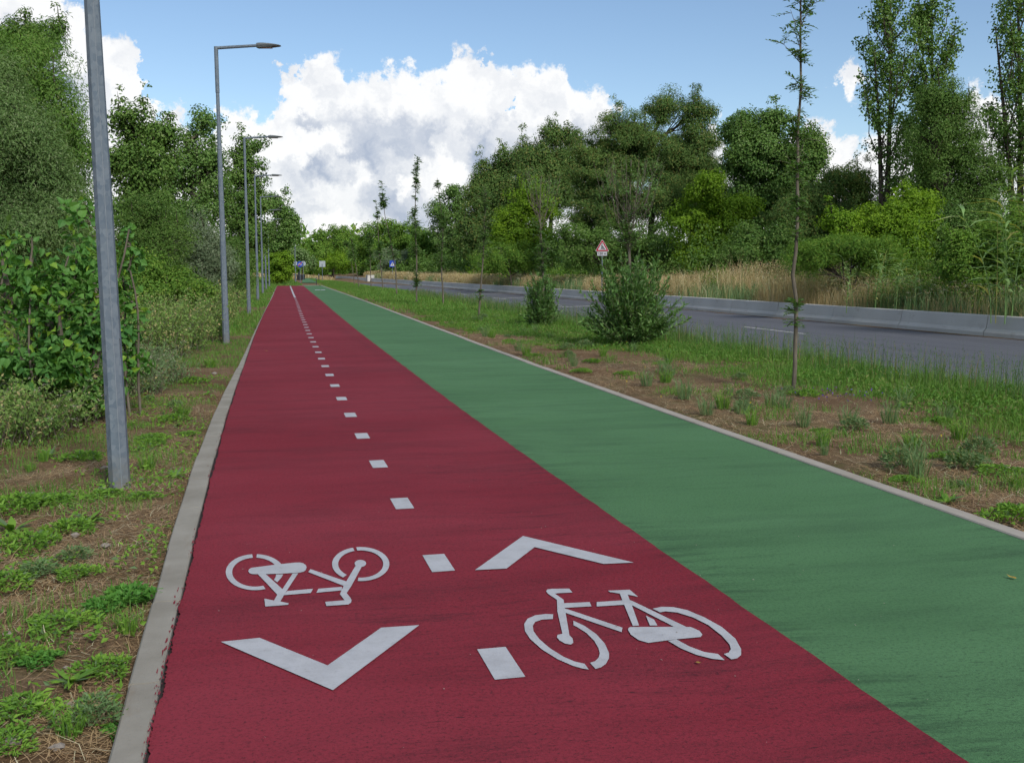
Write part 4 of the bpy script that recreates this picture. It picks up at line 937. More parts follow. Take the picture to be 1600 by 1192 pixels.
T(build_tree('leafy_shrub', 28.5, 1560, [(1560, 385, 50, 40), (1600, 350, 40, 30), (1530, 420, 50, 30), (1610, 410, 60, 40), (1500, 400, 30, 30)], 260, .28, 147, 0.0851, 0.0444, L_['fresh'], 61, trunks=4, shoots=6), 'bright leafy shrub at the right edge under the reed leaves', 'shrub')
T(build_tree('dark_shrub', 36, 1480, [(1470, 370, 50, 40), (1520, 360, 50, 50), (1440, 410, 60, 30)], 190, .36, 158, 0.0962, 0.0518, L_['dark'], 62, trunks=3), 'dark shrub between the yellow green shrub and the right edge', 'shrub')
T(build_tree('dark_shrub', 62, 960, [(900, 385, 50, 40), (960, 390, 50, 40), (1020, 385, 50, 40), (1060, 400, 40, 30)], 220, .5, 147, 0.141, 0.0666, L_['dark'], 63, trunks=4), 'deep green thicket behind the warning triangle', 'shrub')
T(build_tree('dark_shrub', 50, 1200, [(1180, 390, 45, 40), (1230, 385, 45, 40), (1150, 405, 40, 26)], 170, .42, 147, 0.118, 0.0666, L_['dark'], 64, trunks=3), 'dark thicket behind the tall thin sapling', 'shrub')

# giant reed with arching ribbon leaves
def reed(Y, u, nst, hmin, hmax, spread, seed, lab, LL=.6):
    rng = np.random.default_rng(seed); B = at_depth(u, 430, Y); B[2] = .3; root = empty('giant_reed', tuple(B)); st = MB(); lf = MB()
    for q in range(nst):
        b = np.array([rng.normal(0, spread), rng.normal(0, spread*.6), 0]); h = rng.uniform(hmin, hmax); ln = rng.normal(0, .12, 2)
        P = np.array([b + np.array([ln[0]*h*w**2, ln[1]*h*w**2, h*w]) for w in np.linspace(0, 1, 6)])
        st.tube(P, np.linspace(.013, .004, 6), 5, cap=False)
        n = 16; w = np.linspace(.25, 1, n); p = np.stack([np.interp(w, np.linspace(0, 1, 6), P[:, m]) for m in range(3)], 1)
        a = np.arange(n)*math.pi + rng.uniform(0, 6.28) + rng.normal(0, .4, n)
        D = np.stack([np.cos(a), np.sin(a), rng.uniform(.5, 1.1, n)], 1)
        add_leaves(lf, p, D, LL*rng.uniform(.6, 1.2, n), .05*rng.uniform(.7, 1.2, n)*LL/.6, rng, shape='lance', curl=.55, fold=.05, N=np.tile([0, 0, 1.], (n, 1)) + rng.normal(0, .1, (n, 3)))
    st.build('stems', L_['reed'], root, True); lf.build('leaves', L_['reed'], root)
    return T(root, lab, 'reed')
reed(24.7, 1612, 26, 2.3, 3.5, .42, 81, 'giant reed with arching ribbon leaves at the right edge', 1.0)
reed(31, 1372, 14, 1.0, 2.0, .6, 82, 'yellowing reed clump in the dry grass under the yellow green shrub', .5)
reed(30, 1415, 12, 1.0, 1.7, .6, 83, 'thin green reed clump beside the yellowing one', .5)

# dark understorey that closes the foot of the woods, uncountable
def understorey(name, pts, n_cl, cl_r, n_leaf, L, Wd, lmat, seed, lab, hfun):
    rng = np.random.default_rng(seed); mb = MB()
    P = np.array([W(s, t) for s, t in pts(rng, n_cl)]); h = hfun(rng, n_cl); P[:, 2] = h*rng.random(n_cl)**.8 + .1
    r = cl_r*rng.uniform(.6, 1.4, n_cl); idx = np.repeat(np.arange(n_cl), np.maximum(5, n_leaf*rng.uniform(.6, 1.3, n_cl)).astype(int)); n = len(idx)
    o = unit(rng.normal(size=(n, 3)))*(rng.random(n)**.45)[:, None]*r[idx][:, None]; o[:, 2] *= .8
    Q = P[idx] + o; Q[:, 2] = np.maximum(Q[:, 2], .05); sc = np.maximum(1, np.linalg.norm(Q[:, :2], axis=1)/55)
    add_leaves(mb, Q, unit(o) + rng.normal(size=(n, 3))*.5 + np.array([0, 0, .2]), L*sc*rng.uniform(.7, 1.2, n), Wd*sc*rng.uniform(.7, 1.2, n), rng)
    o = mb.build(name, lmat); return tag(o, lab, 'undergrowth', kind='stuff')
def right_pts(rng, n):
    s = 14 + (185-14)*rng.random(n)**1.3; return np.stack([s, t_bar(s) + rng.uniform(3.4, 15, n)], 1)
understorey('undergrowth', right_pts, 2600, .75, 62, .15, .085, L_['dark'], 91, 'dark tangled undergrowth along the foot of the roadside trees', lambda r, n: r.uniform(.6, 3.4, n))
def right_back(rng, n):
    s = 38 + 150*rng.random(n)**1.2; return np.stack([s, t_bar(s) + rng.uniform(9, 24, n)], 1)
understorey('undergrowth', right_back, 1300, 1.3, 62, .17, .11, L_['dark'], 94, 'dark dense growth deep inside the wood behind the road', lambda r, n: r.uniform(1, 5.2, n))
def left_pts(rng, n):
    s = 13 + 120*rng.random(n)**1.2; return np.stack([s, t_lout(s) - 3.2 - .012*s - rng.uniform(0, 5, n) ], 1)
understorey('undergrowth', left_pts, 950, .6, 62, .13, .07, L_['dark'], 92, 'dark tangled undergrowth below the trees left of the path', lambda r, n: r.uniform(.5, 2.6, n))
def far_pts(rng, n):
    a = rng.random(n); return np.stack([rng.uniform(225, 330, n), -70 + 150*a], 1)
understorey('far_wood', far_pts, 900, 3.0, 46, .36, .26, L_['fresh'], 93, 'hazy green wood beyond the end of the path and road', lambda r, n: r.uniform(3, 9, n))

for i, (u, v_, rr, n, hh, mt, lab) in enumerate([(1430, 470, 1.2, 200, 1.3, 'fresh', 'green weeds standing behind the wall below the yellow green shrub'), (1540, 492, 1.2, 240, 1.5, 'fresh', 'leafy green weeds behind the wall near the right edge'), (1320, 458, 1.3, 180, 1.1, 'bramble', 'brownish green weeds behind the wall right of the nearest young tree'),
                                  (1120, 440, 1.2, 120, 1.2, 'fresh', 'low green shrub in the dry grass left of the nearest young tree'), (880, 425, 1.6, 150, 1.4, 'fresh', 'green weeds behind the wall left of the warning sign'), (760, 424, 2, 150, 1.5, 'lime', 'yellow green weeds behind the wall beside the leaning young tree')]):
    Yb = 19.2/((u-800)/1640*.971+.237); q = at_depth(u, 430, Yb); B_ = np.array([q[0], q[1], .28]); 
    uu = 800 + FPX*B_[0]/B_[1]; vv = 421.7 + FPX*(CAMH+.03)/B_[1]
    o = thicket('tall_weeds', [(uu, vv, rr), (uu+8, vv, rr*.8)], n, hh, .6, .075*max(1, Yb/35), .04*max(1, Yb/35), L_[mt], 320+i, 0, per=30); o.location.z += .3
    T(o, lab, 'weeds')

# ---- young planted trees on the right verge
def spray(mb, tw, P0, d, ln, n_pairs, L, Wd, rng, droop=.2):
    """a twig with paired leaflets"""
    d = d/np.linalg.norm(d); w = np.linspace(0, 1, 5)[:, None]; P = P0 + d*ln*w + np.array([0, 0, -droop*ln])*w**2
    tw.tube(P, np.linspace(.005, .0015, 5), 3, cap=False)
    u = np.linspace(.15, 1, n_pairs); p = np.stack([np.interp(u, w[:, 0], P[:, m]) for m in range(3)], 1)
    for sgn in (-1, 1):
        side = np.cross(d, [0, 0, 1.]); side /= np.linalg.norm(side)+1e-6
        D = d*.55 + sgn*side*1.0 + rng.normal(0, .2, (n_pairs, 3))
        add_leaves(mb, p, D, L*rng.uniform(.7, 1.15, n_pairs), Wd, rng, N=np.tile([0, 0, 1.], (n_pairs, 1))+rng.normal(0, .3, (n_pairs, 3)))
def young_tree(px, lab, seed, sprays, bush=0, broom=0, r0=.03, leafL=.06, name='young_tree', crown_lo=.45, spread=.28, leaf='young'):
    """px: trunk line in the photo, foot first"""
    rng = np.random.default_rng(seed); B = on_ground(*px[0]); Y = B[1]
    root = empty(name, tuple(B)); tr = MB(); cr = MB()
    P = np.array([at_depth(u, v, Y) - B for u, v in px]); P[1:-1, 1] += rng.normal(0, .02, len(P)-2)
    zz = np.linspace(0, P[-1, 2], 22); order = np.argsort(P[:, 2]); 
    Pt = np.stack([np.interp(zz, P[order, 2], P[order, 0]), np.interp(zz, P[order, 2], P[order, 1]), zz], 1)
    Pt[0, 2] = -.1; Pt[1:-1, :2] += rng.normal(0, .006, (20, 2))
    H = zz[-1]; rad = r0*(1-.86*np.linspace(0, 1, 22)) + .003
    tr.tube(Pt, rad, 8)
    at = lambda z: np.array([np.interp(z, zz, Pt[:, m]) for m in range(3)])
    for (z0, z1, n, ln) in sprays:
        for q in range(n):
            z = min(z0 + (z1-z0)*rng.random(), H*rng.uniform(.93, 1)); a = rng.uniform(0, 6.28)
            # two-level twigs
            a = a if rng.random() < .6 else rng.normal(math.pi, .8); d = np.array([math.cos(a), math.sin(a), rng.uniform(.5, 3.4)]); l = ln*rng.uniform(.35, 1.1); b = at(z); e = b + d/np.linalg.norm(d)*l
            tr.tube([b, (b+e)/2, e], [.006, .004, .002], 4, cap=False)
            for j in range(7):
                w = rng.uniform(.1, 1); a2 = rng.uniform(0, 6.28)
                spray(cr, tr, b*(1-w)+e*w, np.array([math.cos(a2), math.sin(a2), rng.uniform(-.5, 1.2)]), l*rng.uniform(.2, .5)+.07, 5, leafL, leafL*.36, rng)
    if broom:                                           # bare ascending twigs of a stopped leader
        z0, z1, n = broom
        for q in range(n):
            z = z0 + (z1-z0)*.45*rng.random(); a = rng.uniform(0, 6.28); b = at(z); l = (z1-z)*rng.uniform(.6, 1.05); o = np.array([math.cos(a), math.sin(a), 0])*l*rng.uniform(.2, .55)
            m1 = b + o*.6 + np.array([0, 0, l*.35]); e = b + o + np.array([0, 0, l])
            tr.tube([b, m1, e], [.009, .006, .002], 4, cap=False)
            for j in range(3):
                w = rng.uniform(.3, .8); f = m1*(1-w)+e*w; g2 = f + np.array([rng.normal(0, .12), rng.normal(0, .12), .3])*l*.5
                tr.tube([f, g2], [.004, .0015], 3, cap=False)
                if rng.random() < .6:
                    add_leaves(cr, f+rng.normal(0, .06, (8, 3)), rng.normal(size=(8, 3))+np.array([0, 0, .6]), .085, .022, rng)
    if bush:
        hb, rb, n = bush
        sk = MB()
        for q in range(n):
            a = rng.uniform(0, 6.28); el = rng.uniform(.15, 1.45); l = hb*rng.uniform(.55, 1.08) if el > .9 else rb*rng.uniform(.6, 1.25)
            d = np.array([math.cos(a)*math.cos(el), math.sin(a)*math.cos(el), math.sin(el)*.95+.12]); b = np.array([rng.normal(0, .05), rng.normal(0, .05), rng.uniform(0, .25*hb*abs(math.sin(el)))])
            w = np.linspace(0, 1, 6)[:, None]; Q = b + d*l*w + np.array([0, 0, .16*l])*w**2
            sk.tube(Q, np.linspace(.007, .002, 6), 4, cap=False)
            nl = int(30*l/.8)+10; u = rng.uniform(.2, 1.02, nl); p = np.stack([np.interp(u, w[:, 0], Q[:, m]) for m in range(3)], 1)
            D = unit(d) * rng.uniform(.5, 1.3, (nl, 1)) + rng.normal(0, .55, (nl, 3)) + np.array([0, 0, .25])
            add_leaves(cr, p, D, .118*rng.uniform(.6, 1.2, nl), .028*rng.uniform(.8, 1.2, nl), rng, shape='lance', curl=.15)
        sk.build('shoots', M['barkyoung'], root)
    tr.build('trunk', M['barkyoung'], root, True); cr.build('crown', L_[leaf], root)
    return tag(root, lab, 'young tree', 'young trees planted along the right verge')
young_tree([(1240, 608), (1241, 560), (1244, 500), (1242, 455), (1240, 430), (1244, 380), (1247, 330), (1246, 290), (1248, 200), (1252, 120), (1250, 40), (1249, -60), (1247, -170)], 'nearest young tree, one tall thin trunk running out of the top of the picture', 101,
           [(1.9, 2.4, 5, .12), (2.5, 6.2, 17, .42), (3.0, 6.2, 9, .30), (4.7, 6.2, 8, .36), (.75, 1.1, 4, .16), (2.2, 5.6, 8, .22)], r0=.027, leafL=.075)
young_tree([(985, 541), (984, 440), (983, 380), (984, 320), (986, 250)], 'young tree rising from a big bushy willow like base', 102, [(1.9, 2.7, 20, .5), (2.7, 3.6, 8, .35)], bush=(1.28, .98, 390), broom=(1.9, 3.9, 30), r0=.045, leafL=.075)
young_tree([(846, 511), (849, 440), (846, 380), (843, 340), (846, 275)], 'young tree with a small bush at its foot and bare broom like top', 103, [(1.5, 3.0, 12, .45), (.9, 1.6, 6, .3)], bush=(.95, .5, 210), broom=(2.6, 4.2, 22), r0=.045, leafL=.085)
young_tree([(748, 495), (752, 440), (755, 400), (757, 350), (760, 300)], 'slightly leaning young tree with a narrow crown beside the far road', 104, [(1.6, 4.1, 40, .5), (.5, .9, 4, .25)], r0=0.031, leafL=0.079)
young_tree([(693, 479), (690, 420), (692, 360), (687, 310), (683, 278)], 'thin young tree in front of the upright tree with pale stems', 105, [(1.6, 3.4, 22, .5), (4.3, 5.4, 8, .25), (3.0, 4.2, 8, .4)], r0=0.034, leafL=0.094)
young_tree([(651, 475), (651, 400), (648, 340), (650, 290), (652, 248)], 'tallest of the far young trees, its tip high against the cloud', 106, [(2.0, 3.8, 20, .6), (3.8, 6.7, 26, .3), (.5, 1.3, 8, .4)], r0=0.037, leafL=0.108)
young_tree([(620, 464), (618, 420), (611, 380), (601, 335), (596, 290)], 'young tree leaning left, its leafy tip against the cloud', 107, [(2.0, 4.0, 16, .6), (5.0, 6.4, 18, .4)], r0=0.040, leafL=0.130)
young_tree([(599, 454), (594, 410), (591, 370), (590, 340), (587, 312)], 'young tree just left of the leaning one, bare towards the top', 108, [(1.6, 3.6, 16, .7), (5.2, 6.9, 8, .35)], r0=0.043, leafL=0.151)
young_tree([(580, 451), (579, 425), (578, 400), (577, 368)], 'short leafy young tree near the end block of the wall', 109, [(1.8, 4.4, 34, .8)], r0=0.040, leafL=0.158)
young_tree([(561, 449.5), (557, 420), (552, 395), (549, 372)], 'leaning young tree before the farthest bright tree', 110, [(2.2, 4.3, 16, .7)], r0=0.043, leafL=0.158)
young_tree([(554, 446.3), (551, 420), (546, 395), (543, 382)], 'farthest young tree of the row, thin and leaning left', 111, [(2.0, 4.0, 18, .8)], r0=0.043, leafL=0.173)

# ---- ground cover (nobody could count it)
rng = np.random.default_rng(200)
def cand(n, s0, s1, tl, tr_, pw=1.6):
    s = s0 + (s1-s0)*rng.random(n)**pw; a, b = tl(s), tr_(s); t = a + (b-a)*rng.random(n)
    x = t*CA - s*SA; y = t*SA + s*CA
    ok = (y > 1.5) & (np.abs(x) < y*.56 + .5)
    return s[ok], t[ok]
def pts3(s, t, dz=0.0): return np.stack([t, s, ground_z(s, t) + dz], 1)
def local_build(mb, name, mat, lab, cat):
    o = mb.build(name, mat); o.rotation_euler.z = ANG; return tag(o, lab, cat, kind='stuff')
# dry straw litter, left and right
mb = MB()
s, t = cand(110000, 2.0, 14, lambda s: t_lout(s)-3.2, lambda s: t_lout(s)-.01, 1.7); m = rng.random(len(s)) < np.clip((fbm(s*.9, t*.9, 3)-.25)*3, .12, 1); s, t = s[m], t[m]
add_straws(mb, pts3(s, t, .006), rng.uniform(.03, .17, len(s)), rng.uniform(.0007, .0016, len(s)), rng.uniform(0, 6.28, len(s)), rng.normal(.04, .12, len(s)), rng)
s, t = cand(60000, 4.5, 26, t_rout, lambda s: t_rout(s)+2.6, 1.5); m = rng.random(len(s)) < np.clip((fbm(s*.9, t*.9, 3)-.25)*3, .1, 1); s, t = s[m], t[m]
add_straws(mb, pts3(s, t, .006), rng.uniform(.04, .18, len(s)), rng.uniform(.0010, .0022, len(s)), rng.uniform(0, 6.28, len(s)), rng.normal(.05, .12, len(s)), rng)
local_build(mb, 'dry_litter', M['straw'], 'dry straw litter scattered over the bare earth of both verges', 'litter')
# grass, left verge: low tufts getting denser away from the camera
mb = MB()
s, t = cand(110000, 2.0, 30, lambda s: t_lout(s)-3.6, lambda s: t_lout(s)-.02, 1.5)
m = rng.random(len(s)) < np.clip((fbm(s*1.8+30, t*1.5, 4)-.50)*6 + np.clip((s-14)/20, 0, .5) + np.clip((-t-2.4)/2, 0, .5), .01, 1); s, t = s[m], t[m]
add_blades(mb, pts3(s, t), rng.uniform(.03, .11, len(s))*(1+np.clip(-t-2, 0, 1)), rng.uniform(.0022, .0045, len(s))*(1+s/30), rng.uniform(0, 6.28, len(s)), rng.uniform(.2, .9, len(s)), rng)
s, t = cand(42000, 26, 105, lambda s: t_lout(s)-4.2, lambda s: t_lout(s)-.02, 1.2); m = rng.random(len(s)) < np.clip((fbm(s*.5+30, t, 3)-.36)*4, .08, 1); s, t = s[m], t[m]
add_blades(mb, pts3(s, t), rng.uniform(.06, .22, len(s)), rng.uniform(.010, .024, len(s))*(.5+s/60), rng.uniform(0, 6.28, len(s)), rng.uniform(.2, .8, len(s)), rng)
local_build(mb, 'grass', M['grass'], 'short green grass in tufts along the left kerb', 'grass')
# right verge: green belt next to the road, thin tufts near the kerb
mb = MB()
def belt(s, t):
    w = t_road(s) - t_rout(s); f = (t - t_rout(s))/w
    edge = .44 - np.clip((s-14)/45, 0, .34) + (fbm(s*.55+7, t*.55, 3)-.5)*.55
    return np.clip((f-edge)*7, 0, 1)
s, t = cand(260000, 5, 40, t_rout, lambda s: t_road(s)+.12, 1.35)
m = rng.random(len(s)) < np.maximum(belt(s, t)*np.clip((fbm(s*1.3+70, t*1.3, 3)-.30)*5, .12, 1), np.clip((fbm(s*1.7, t*1.7+60, 3)-.60)*5, 0, .5)); s, t = s[m], t[m]
hh = (.04+.19*rng.random(len(s))**1.6)*(.6+1.1*np.clip((t-t_road(s)+2.2)/2.2, 0, 1))*(.7+.7*fbm(s*.8, t*.8+9, 2))
add_blades(mb, pts3(s, t), hh, rng.uniform(.004, .009, len(s))*(.7+s/40), rng.uniform(0, 6.28, len(s)), rng.uniform(.2, .9, len(s)), rng)
s, t = cand(80000, 38, 135, t_rout, lambda s: t_road(s)+.12, 1.1); m = rng.random(len(s)) < np.clip(belt(s, t) + .12, 0, 1); s, t = s[m], t[m]
add_blades(mb, pts3(s, t), rng.uniform(.08, .34, len(s))*(.6+.8*np.clip((t-t_road(s)+3)/3, 0, 1))*(1-.5*np.clip((s-65)/30, 0, 1)), rng.uniform(.014, .03, len(s))*(.4+s/70), rng.uniform(0, 6.28, len(s)), rng.uniform(.15, .7, len(s)), rng)
local_build(mb, 'grass', M['grass'], 'lush green grass belt between the bare earth and the road', 'grass')
mb = MB()
s, t = cand(26000, 106, 150, lambda s: -5+0*s, lambda s: 4.6+0*s, 1.0); add_blades(mb, pts3(s, t), rng.uniform(.1, .35, len(s)), rng.uniform(.03, .06, len(s)), rng.uniform(0, 6.28, len(s)), rng.uniform(.2, .7, len(s)), rng)
s, t = cand(16000, 106, 150, lambda s: 7.2+0*s, lambda s: t_road(s)-.1, 1.0); add_blades(mb, pts3(s, t), rng.uniform(.08, .22, len(s)), rng.uniform(.03, .06, len(s)), rng.uniform(0, 6.28, len(s)), rng.uniform(.2, .7, len(s)), rng)
local_build(mb, 'grass', M['grass'], 'distant green grass around the far end of the paths', 'grass')
mb = MB()
s, t = cand(30000, 152, 225, lambda s: -3+0*s, lambda s: 11+0*s, 1.0); add_blades(mb, pts3(s, t), rng.uniform(.2, .8, len(s)), rng.uniform(.06, .12, len(s)), rng.uniform(0, 6.28, len(s)), rng.uniform(.2, .7, len(s)), rng)
local_build(mb, 'dry_grass', M['drygrass'], 'pale dry field beyond the end of the path', 'grass')
# tall seeding stalks in front of the road
mb = MB()
s, t = cand(4200, 8, 60, lambda s: t_road(s)-1.0, lambda s: t_road(s)+.05, 1.3)
add_blades(mb, pts3(s, t), rng.uniform(.25, .70, len(s)), rng.uniform(.005, .008, len(s))*(.8+s/35), rng.uniform(0, 6.28, len(s)), rng.uniform(.03, .25, len(s)), rng)
p = pts3(s, t); h = rng.uniform(.25, .55, len(s)); q = np.repeat(np.arange(len(s)), 5)
P = p[q] + np.stack([rng.normal(0, .012, len(q)), rng.normal(0, .012, len(q)), h[q]*rng.uniform(.6, 1.05, len(q))], 1)
add_leaves(mb, P, rng.normal(size=(len(q), 3))*.5 + np.array([0, 0, 1.]), .028, .006*(1+s[q]/40), rng)
local_build(mb, 'grass_stalks', M['grassdark'], 'tall seeding grass stalks along the near edge of the road', 'grass')
# dry tall grass beyond the wall
mb = MB()
s, t = cand(90000, 15, 150, lambda s: t_bar(s)+.45, lambda s: t_bar(s)+4.2, 1.15)
m = rng.random(len(s)) < np.clip((fbm(s*.3+50, t*.5, 3)-.62)*-6, .08, 1)*np.clip(1.25-np.clip((30-s)/8, 0, .8), 0, 1); s, t = s[m], t[m]
add_blades(mb, pts3(s, t), rng.uniform(.30, 1.0, len(s))*(.35+1.5*np.clip(fbm(s*.45+3, t*.7, 3)-.22, 0, 1)*1.3)*(1+.75*np.exp(-((s-37)/6)**2)), rng.uniform(.006, .012, len(s))*(.6+s/50), rng.uniform(0, 6.28, len(s)), rng.uniform(.1, .5, len(s)), rng)
hp = rng.random(len(s)) < .25; sp_, tp_ = s[hp], t[hp]; n = len(sp_); q = np.repeat(np.arange(n), 6)
P = pts3(sp_, tp_)[q] + np.stack([rng.normal(0, .05, 6*n), rng.normal(0, .05, 6*n), rng.uniform(.45, 1.0, 6*n)*(.8+.7*np.exp(-((sp_[q]-37)/6)**2))], 1)
add_leaves(mb, P, rng.normal(size=(6*n, 3)) + np.array([0, 0, .5]), .06*(.6+sp_[q]/60), .016*(.6+sp_[q]/60), rng)
local_build(mb, 'dry_grass', M['drygrass'], 'tall tan dry grass in front of the trees behind the concrete wall', 'grass')
mb = MB()                                                # green weeds mixed in on the right part, and far field
s, t = cand(60000, 15, 140, lambda s: t_bar(s)+.45, lambda s: t_bar(s)+5, 1.3); m = rng.random(len(s)) < np.clip((fbm(s*.3+50, t*.5, 3)-.40)*5 + np.clip((33-s)/10, 0, .8), 0, 1); s, t = s[m], t[m]
add_blades(mb, pts3(s, t), rng.uniform(.3, .95, len(s)), rng.uniform(.010, .022, len(s))*(.6+s/60), rng.uniform(0, 6.28, len(s)), rng.uniform(.1, .5, len(s)), rng)
local_build(mb, 'green_weeds', M['weedgrey'], 'grey green weeds growing among the dry grass behind the wall', 'weeds')
mb = MB()
s, t = cand(500, 17, 34, lambda s: t_bar(s)+.5, lambda s: t_bar(s)+3, 1.0); q = np.repeat(np.arange(len(s)), 9); P = pts3(s, t, 0)[q] + np.stack([rng.normal(0, .03, len(q)), rng.normal(0, .03, len(q)), rng.uniform(.55, 1.0, len(s))[q]], 1)
add_leaves(mb, P, rng.normal(size=(len(q), 3))+np.array([0, 0, .4]), .02, .018, rng)
s, t = cand(260, 60, 80, lambda s: t_bar(s)+.5, lambda s: t_bar(s)+3, 1.0); q = np.repeat(np.arange(len(s)), 9); P = pts3(s, t, 0)[q] + np.stack([rng.normal(0, .05, len(q)), rng.normal(0, .05, len(q)), rng.uniform(.5, .9, len(s))[q]], 1)
add_leaves(mb, P, rng.normal(size=(len(q), 3))+np.array([0, 0, .4]), .04, .035, rng)
local_build(mb, 'pale_flowers', M['flower_white'], 'small pale flower heads among the weeds behind the wall', 'flowers')
# dry stems on the left in front of the brambles
mb = MB()
s, t = cand(7000, 7, 26, lambda s: t_lout(s)-4.2, lambda s: t_lout(s)-1.7, 1.2); m = rng.random(len(s)) < np.clip((fbm(s*.7, t*.9+12, 3)-.38)*4, .05, 1); s, t = s[m], t[m]
add_blades(mb, pts3(s, t), rng.uniform(.12, .5, len(s)), rng.uniform(.003, .006, len(s)), rng.uniform(0, 6.28, len(s)), rng.uniform(.2, .9, len(s)), rng)
q = np.repeat(np.arange(len(s)), 3); P = pts3(s, t)[q] + np.stack([rng.normal(0, .06, len(q)), rng.normal(0, .06, len(q)), rng.uniform(.15, .45, len(q))], 1)
add_leaves(mb, P, rng.normal(size=(len(q), 3)) + np.array([0, 0, .3]), .03, .006, rng)
local_build(mb, 'dry_stems', M['drygrass'], 'dry tan stems in front of the brambles left of the near lamp', 'grass')

# low leafy carpet on the left verge
mb = MB()
s, t = cand(26000, 2.2, 16, lambda s: t_lout(s)-3.4, lambda s: t_lout(s)-.02, 1.5)
m = (fbm(s*2.6+80, t*1.9+20, 4) > .555) ; s, t = s[m], t[m]; n = len(s)
add_leaves(mb, pts3(s, t, .012)+np.stack([0*s, 0*s, rng.uniform(0, .045, n)], 1), np.stack([rng.normal(size=n), rng.normal(size=n), rng.uniform(.1, .9, n)], 1), rng.uniform(.018, .05, n), rng.uniform(.010, .024, n), rng, curl=.2)
local_build(mb, 'leafy_ground_cover', M['weed'], 'low leafy ground cover in patches on the left verge', 'ground cover')

mb = MB()
s, t = cand(60000, 6, 40, t_rout, lambda s: t_road(s)+.1, 1.3); m = rng.random(len(s)) < belt(s, t)*np.clip((fbm(s*.9+11, t*.9, 3)-.40)*6, 0, 1); s, t = s[m], t[m]; n = len(s)
add_leaves(mb, pts3(s, t, .01)+np.stack([0*s, 0*s, rng.uniform(0, .12, n)], 1), np.stack([rng.normal(size=n), rng.normal(size=n), rng.uniform(.2, 1.6, n)], 1), rng.uniform(.03, .08, n), rng.uniform(.014, .034, n), rng, curl=.2)
local_build(mb, 'leafy_ground_cover', M['grass'], 'broad leafy weeds mixed into the grass belt beside the road', 'ground cover')

# ---- weeds one can point at
def weed_rosette(seed, n, L, Wd, mat, name, flower=None, up=.6):
    r = np.random.default_rng(seed); mb = MB(); a = r.random(n)*6.28
    D = np.stack([np.cos(a), np.sin(a), r.uniform(.15, up*2, n)], 1)
    add_leaves(mb, np.stack([np.cos(a)*.008, np.sin(a)*.008, np.full(n, .0)], 1), D, L*r.uniform(.6, 1.15, n), Wd*r.uniform(.7, 1.2, n), r, shape='lance', curl=.35, N=np.tile([0, 0, 1.], (n, 1)))
    return mb.mesh(name)
def weed_mat(seed, n, rad, L, Wd, name, h=.06):
    r = np.random.default_rng(seed); mb = MB(); a = r.random(n)*6.28; q = rad*np.sqrt(r.random(n))*(.75+.25*np.sin(a*3+seed))
    z = h*(1-(q/rad)**2*.7)*r.random(n)**.6
    P = np.stack([np.cos(a)*q, np.sin(a)*q, z], 1); D = np.stack([np.cos(a)+r.normal(0, .8, n), np.sin(a)+r.normal(0, .8, n), r.uniform(.1, 1.2, n)], 1)
    add_leaves(mb, P, D, L*r.uniform(.6, 1.2, n), Wd*r.uniform(.7, 1.2, n), r, curl=.2)
    return mb.mesh(name)
def weed_tuft(seed, n, h, name, rad=.05):
    r = np.random.default_rng(seed); mb = MB(); a = r.random(n)*6.28; q = rad*np.sqrt(r.random(n))
    add_blades(mb, np.stack([np.cos(a)*q, np.sin(a)*q, 0*a], 1), h*r.uniform(.4, 1.1, n), r.uniform(.003, .006, n), a+r.normal(0, .6, n), r.uniform(.2, .8, n), r)
    k = n//2; zz = r.uniform(.2, .9, k)*h
    add_leaves(mb, np.stack([r.normal(0, rad*.9, k), r.normal(0, rad*.9, k), zz], 1), r.normal(size=(k, 3))+np.array([0, 0, .6]), .035, .008, r)
    return mb.mesh(name)
wk = [(weed_mat(1, 520, .16, .026, .012, 'leafy_weed', .05), 'weed'), (weed_mat(2, 300, .13, .030, .02, 'clover_patch', .045), 'clover'), (weed_rosette(3, 17, .13, .030, None, 'dandelion'), 'weed'),
      (weed_tuft(4, 130, .16, 'weed_tuft'), 'weed'), (weed_tuft(5, 90, .24, 'weed_tuft', .06), 'weedgrey'), (weed_mat(6, 420, .13, .036, .011, 'leafy_weed', .11), 'weedgrey')]
for me, mt in wk: me.materials.append(M[mt])
LABW = {0: 'flat bright leafy weed spread on the brown earth', 1: 'low clover like patch on the brown earth of the left verge', 2: 'rosette weed with long toothed upright leaves', 3: 'small tuft of green grass on the bare earth', 4: 'taller wispy grey green weed tuft on the bare earth', 5: 'bushy grey green leafy weed on the bare earth'}
CATW = {0: 'weed', 1: 'clover', 2: 'weed', 3: 'grass tuft', 4: 'weed', 5: 'weed'}
def put_weed(kind, s, t, sc, r):
    me, mt = wk[kind]; o = bpy.data.objects.new(me.name, me); COL.objects.link(o)
    P = W(s, t, float(ground_z(s, t)) + .004); o.location = P; o.rotation_euler = (0, 0, r.uniform(0, 6.28)); o.scale = (sc, sc, sc*r.uniform(.8, 1.25))
    side = 'left verge' if t < 2 else 'right verge'
    return tag(o, LABW[kind] + (', left verge' if t < 2 and kind != 1 else '' if kind == 1 else ', right verge'), CATW[kind], ('weeds of the ' + side + ', ' + LABW[kind]))
r = np.random.default_rng(300)
def px_weed(kind, u, v, sc): s, t = toST(on_ground(u, v, -.03)); put_weed(kind, s, t, sc, r)
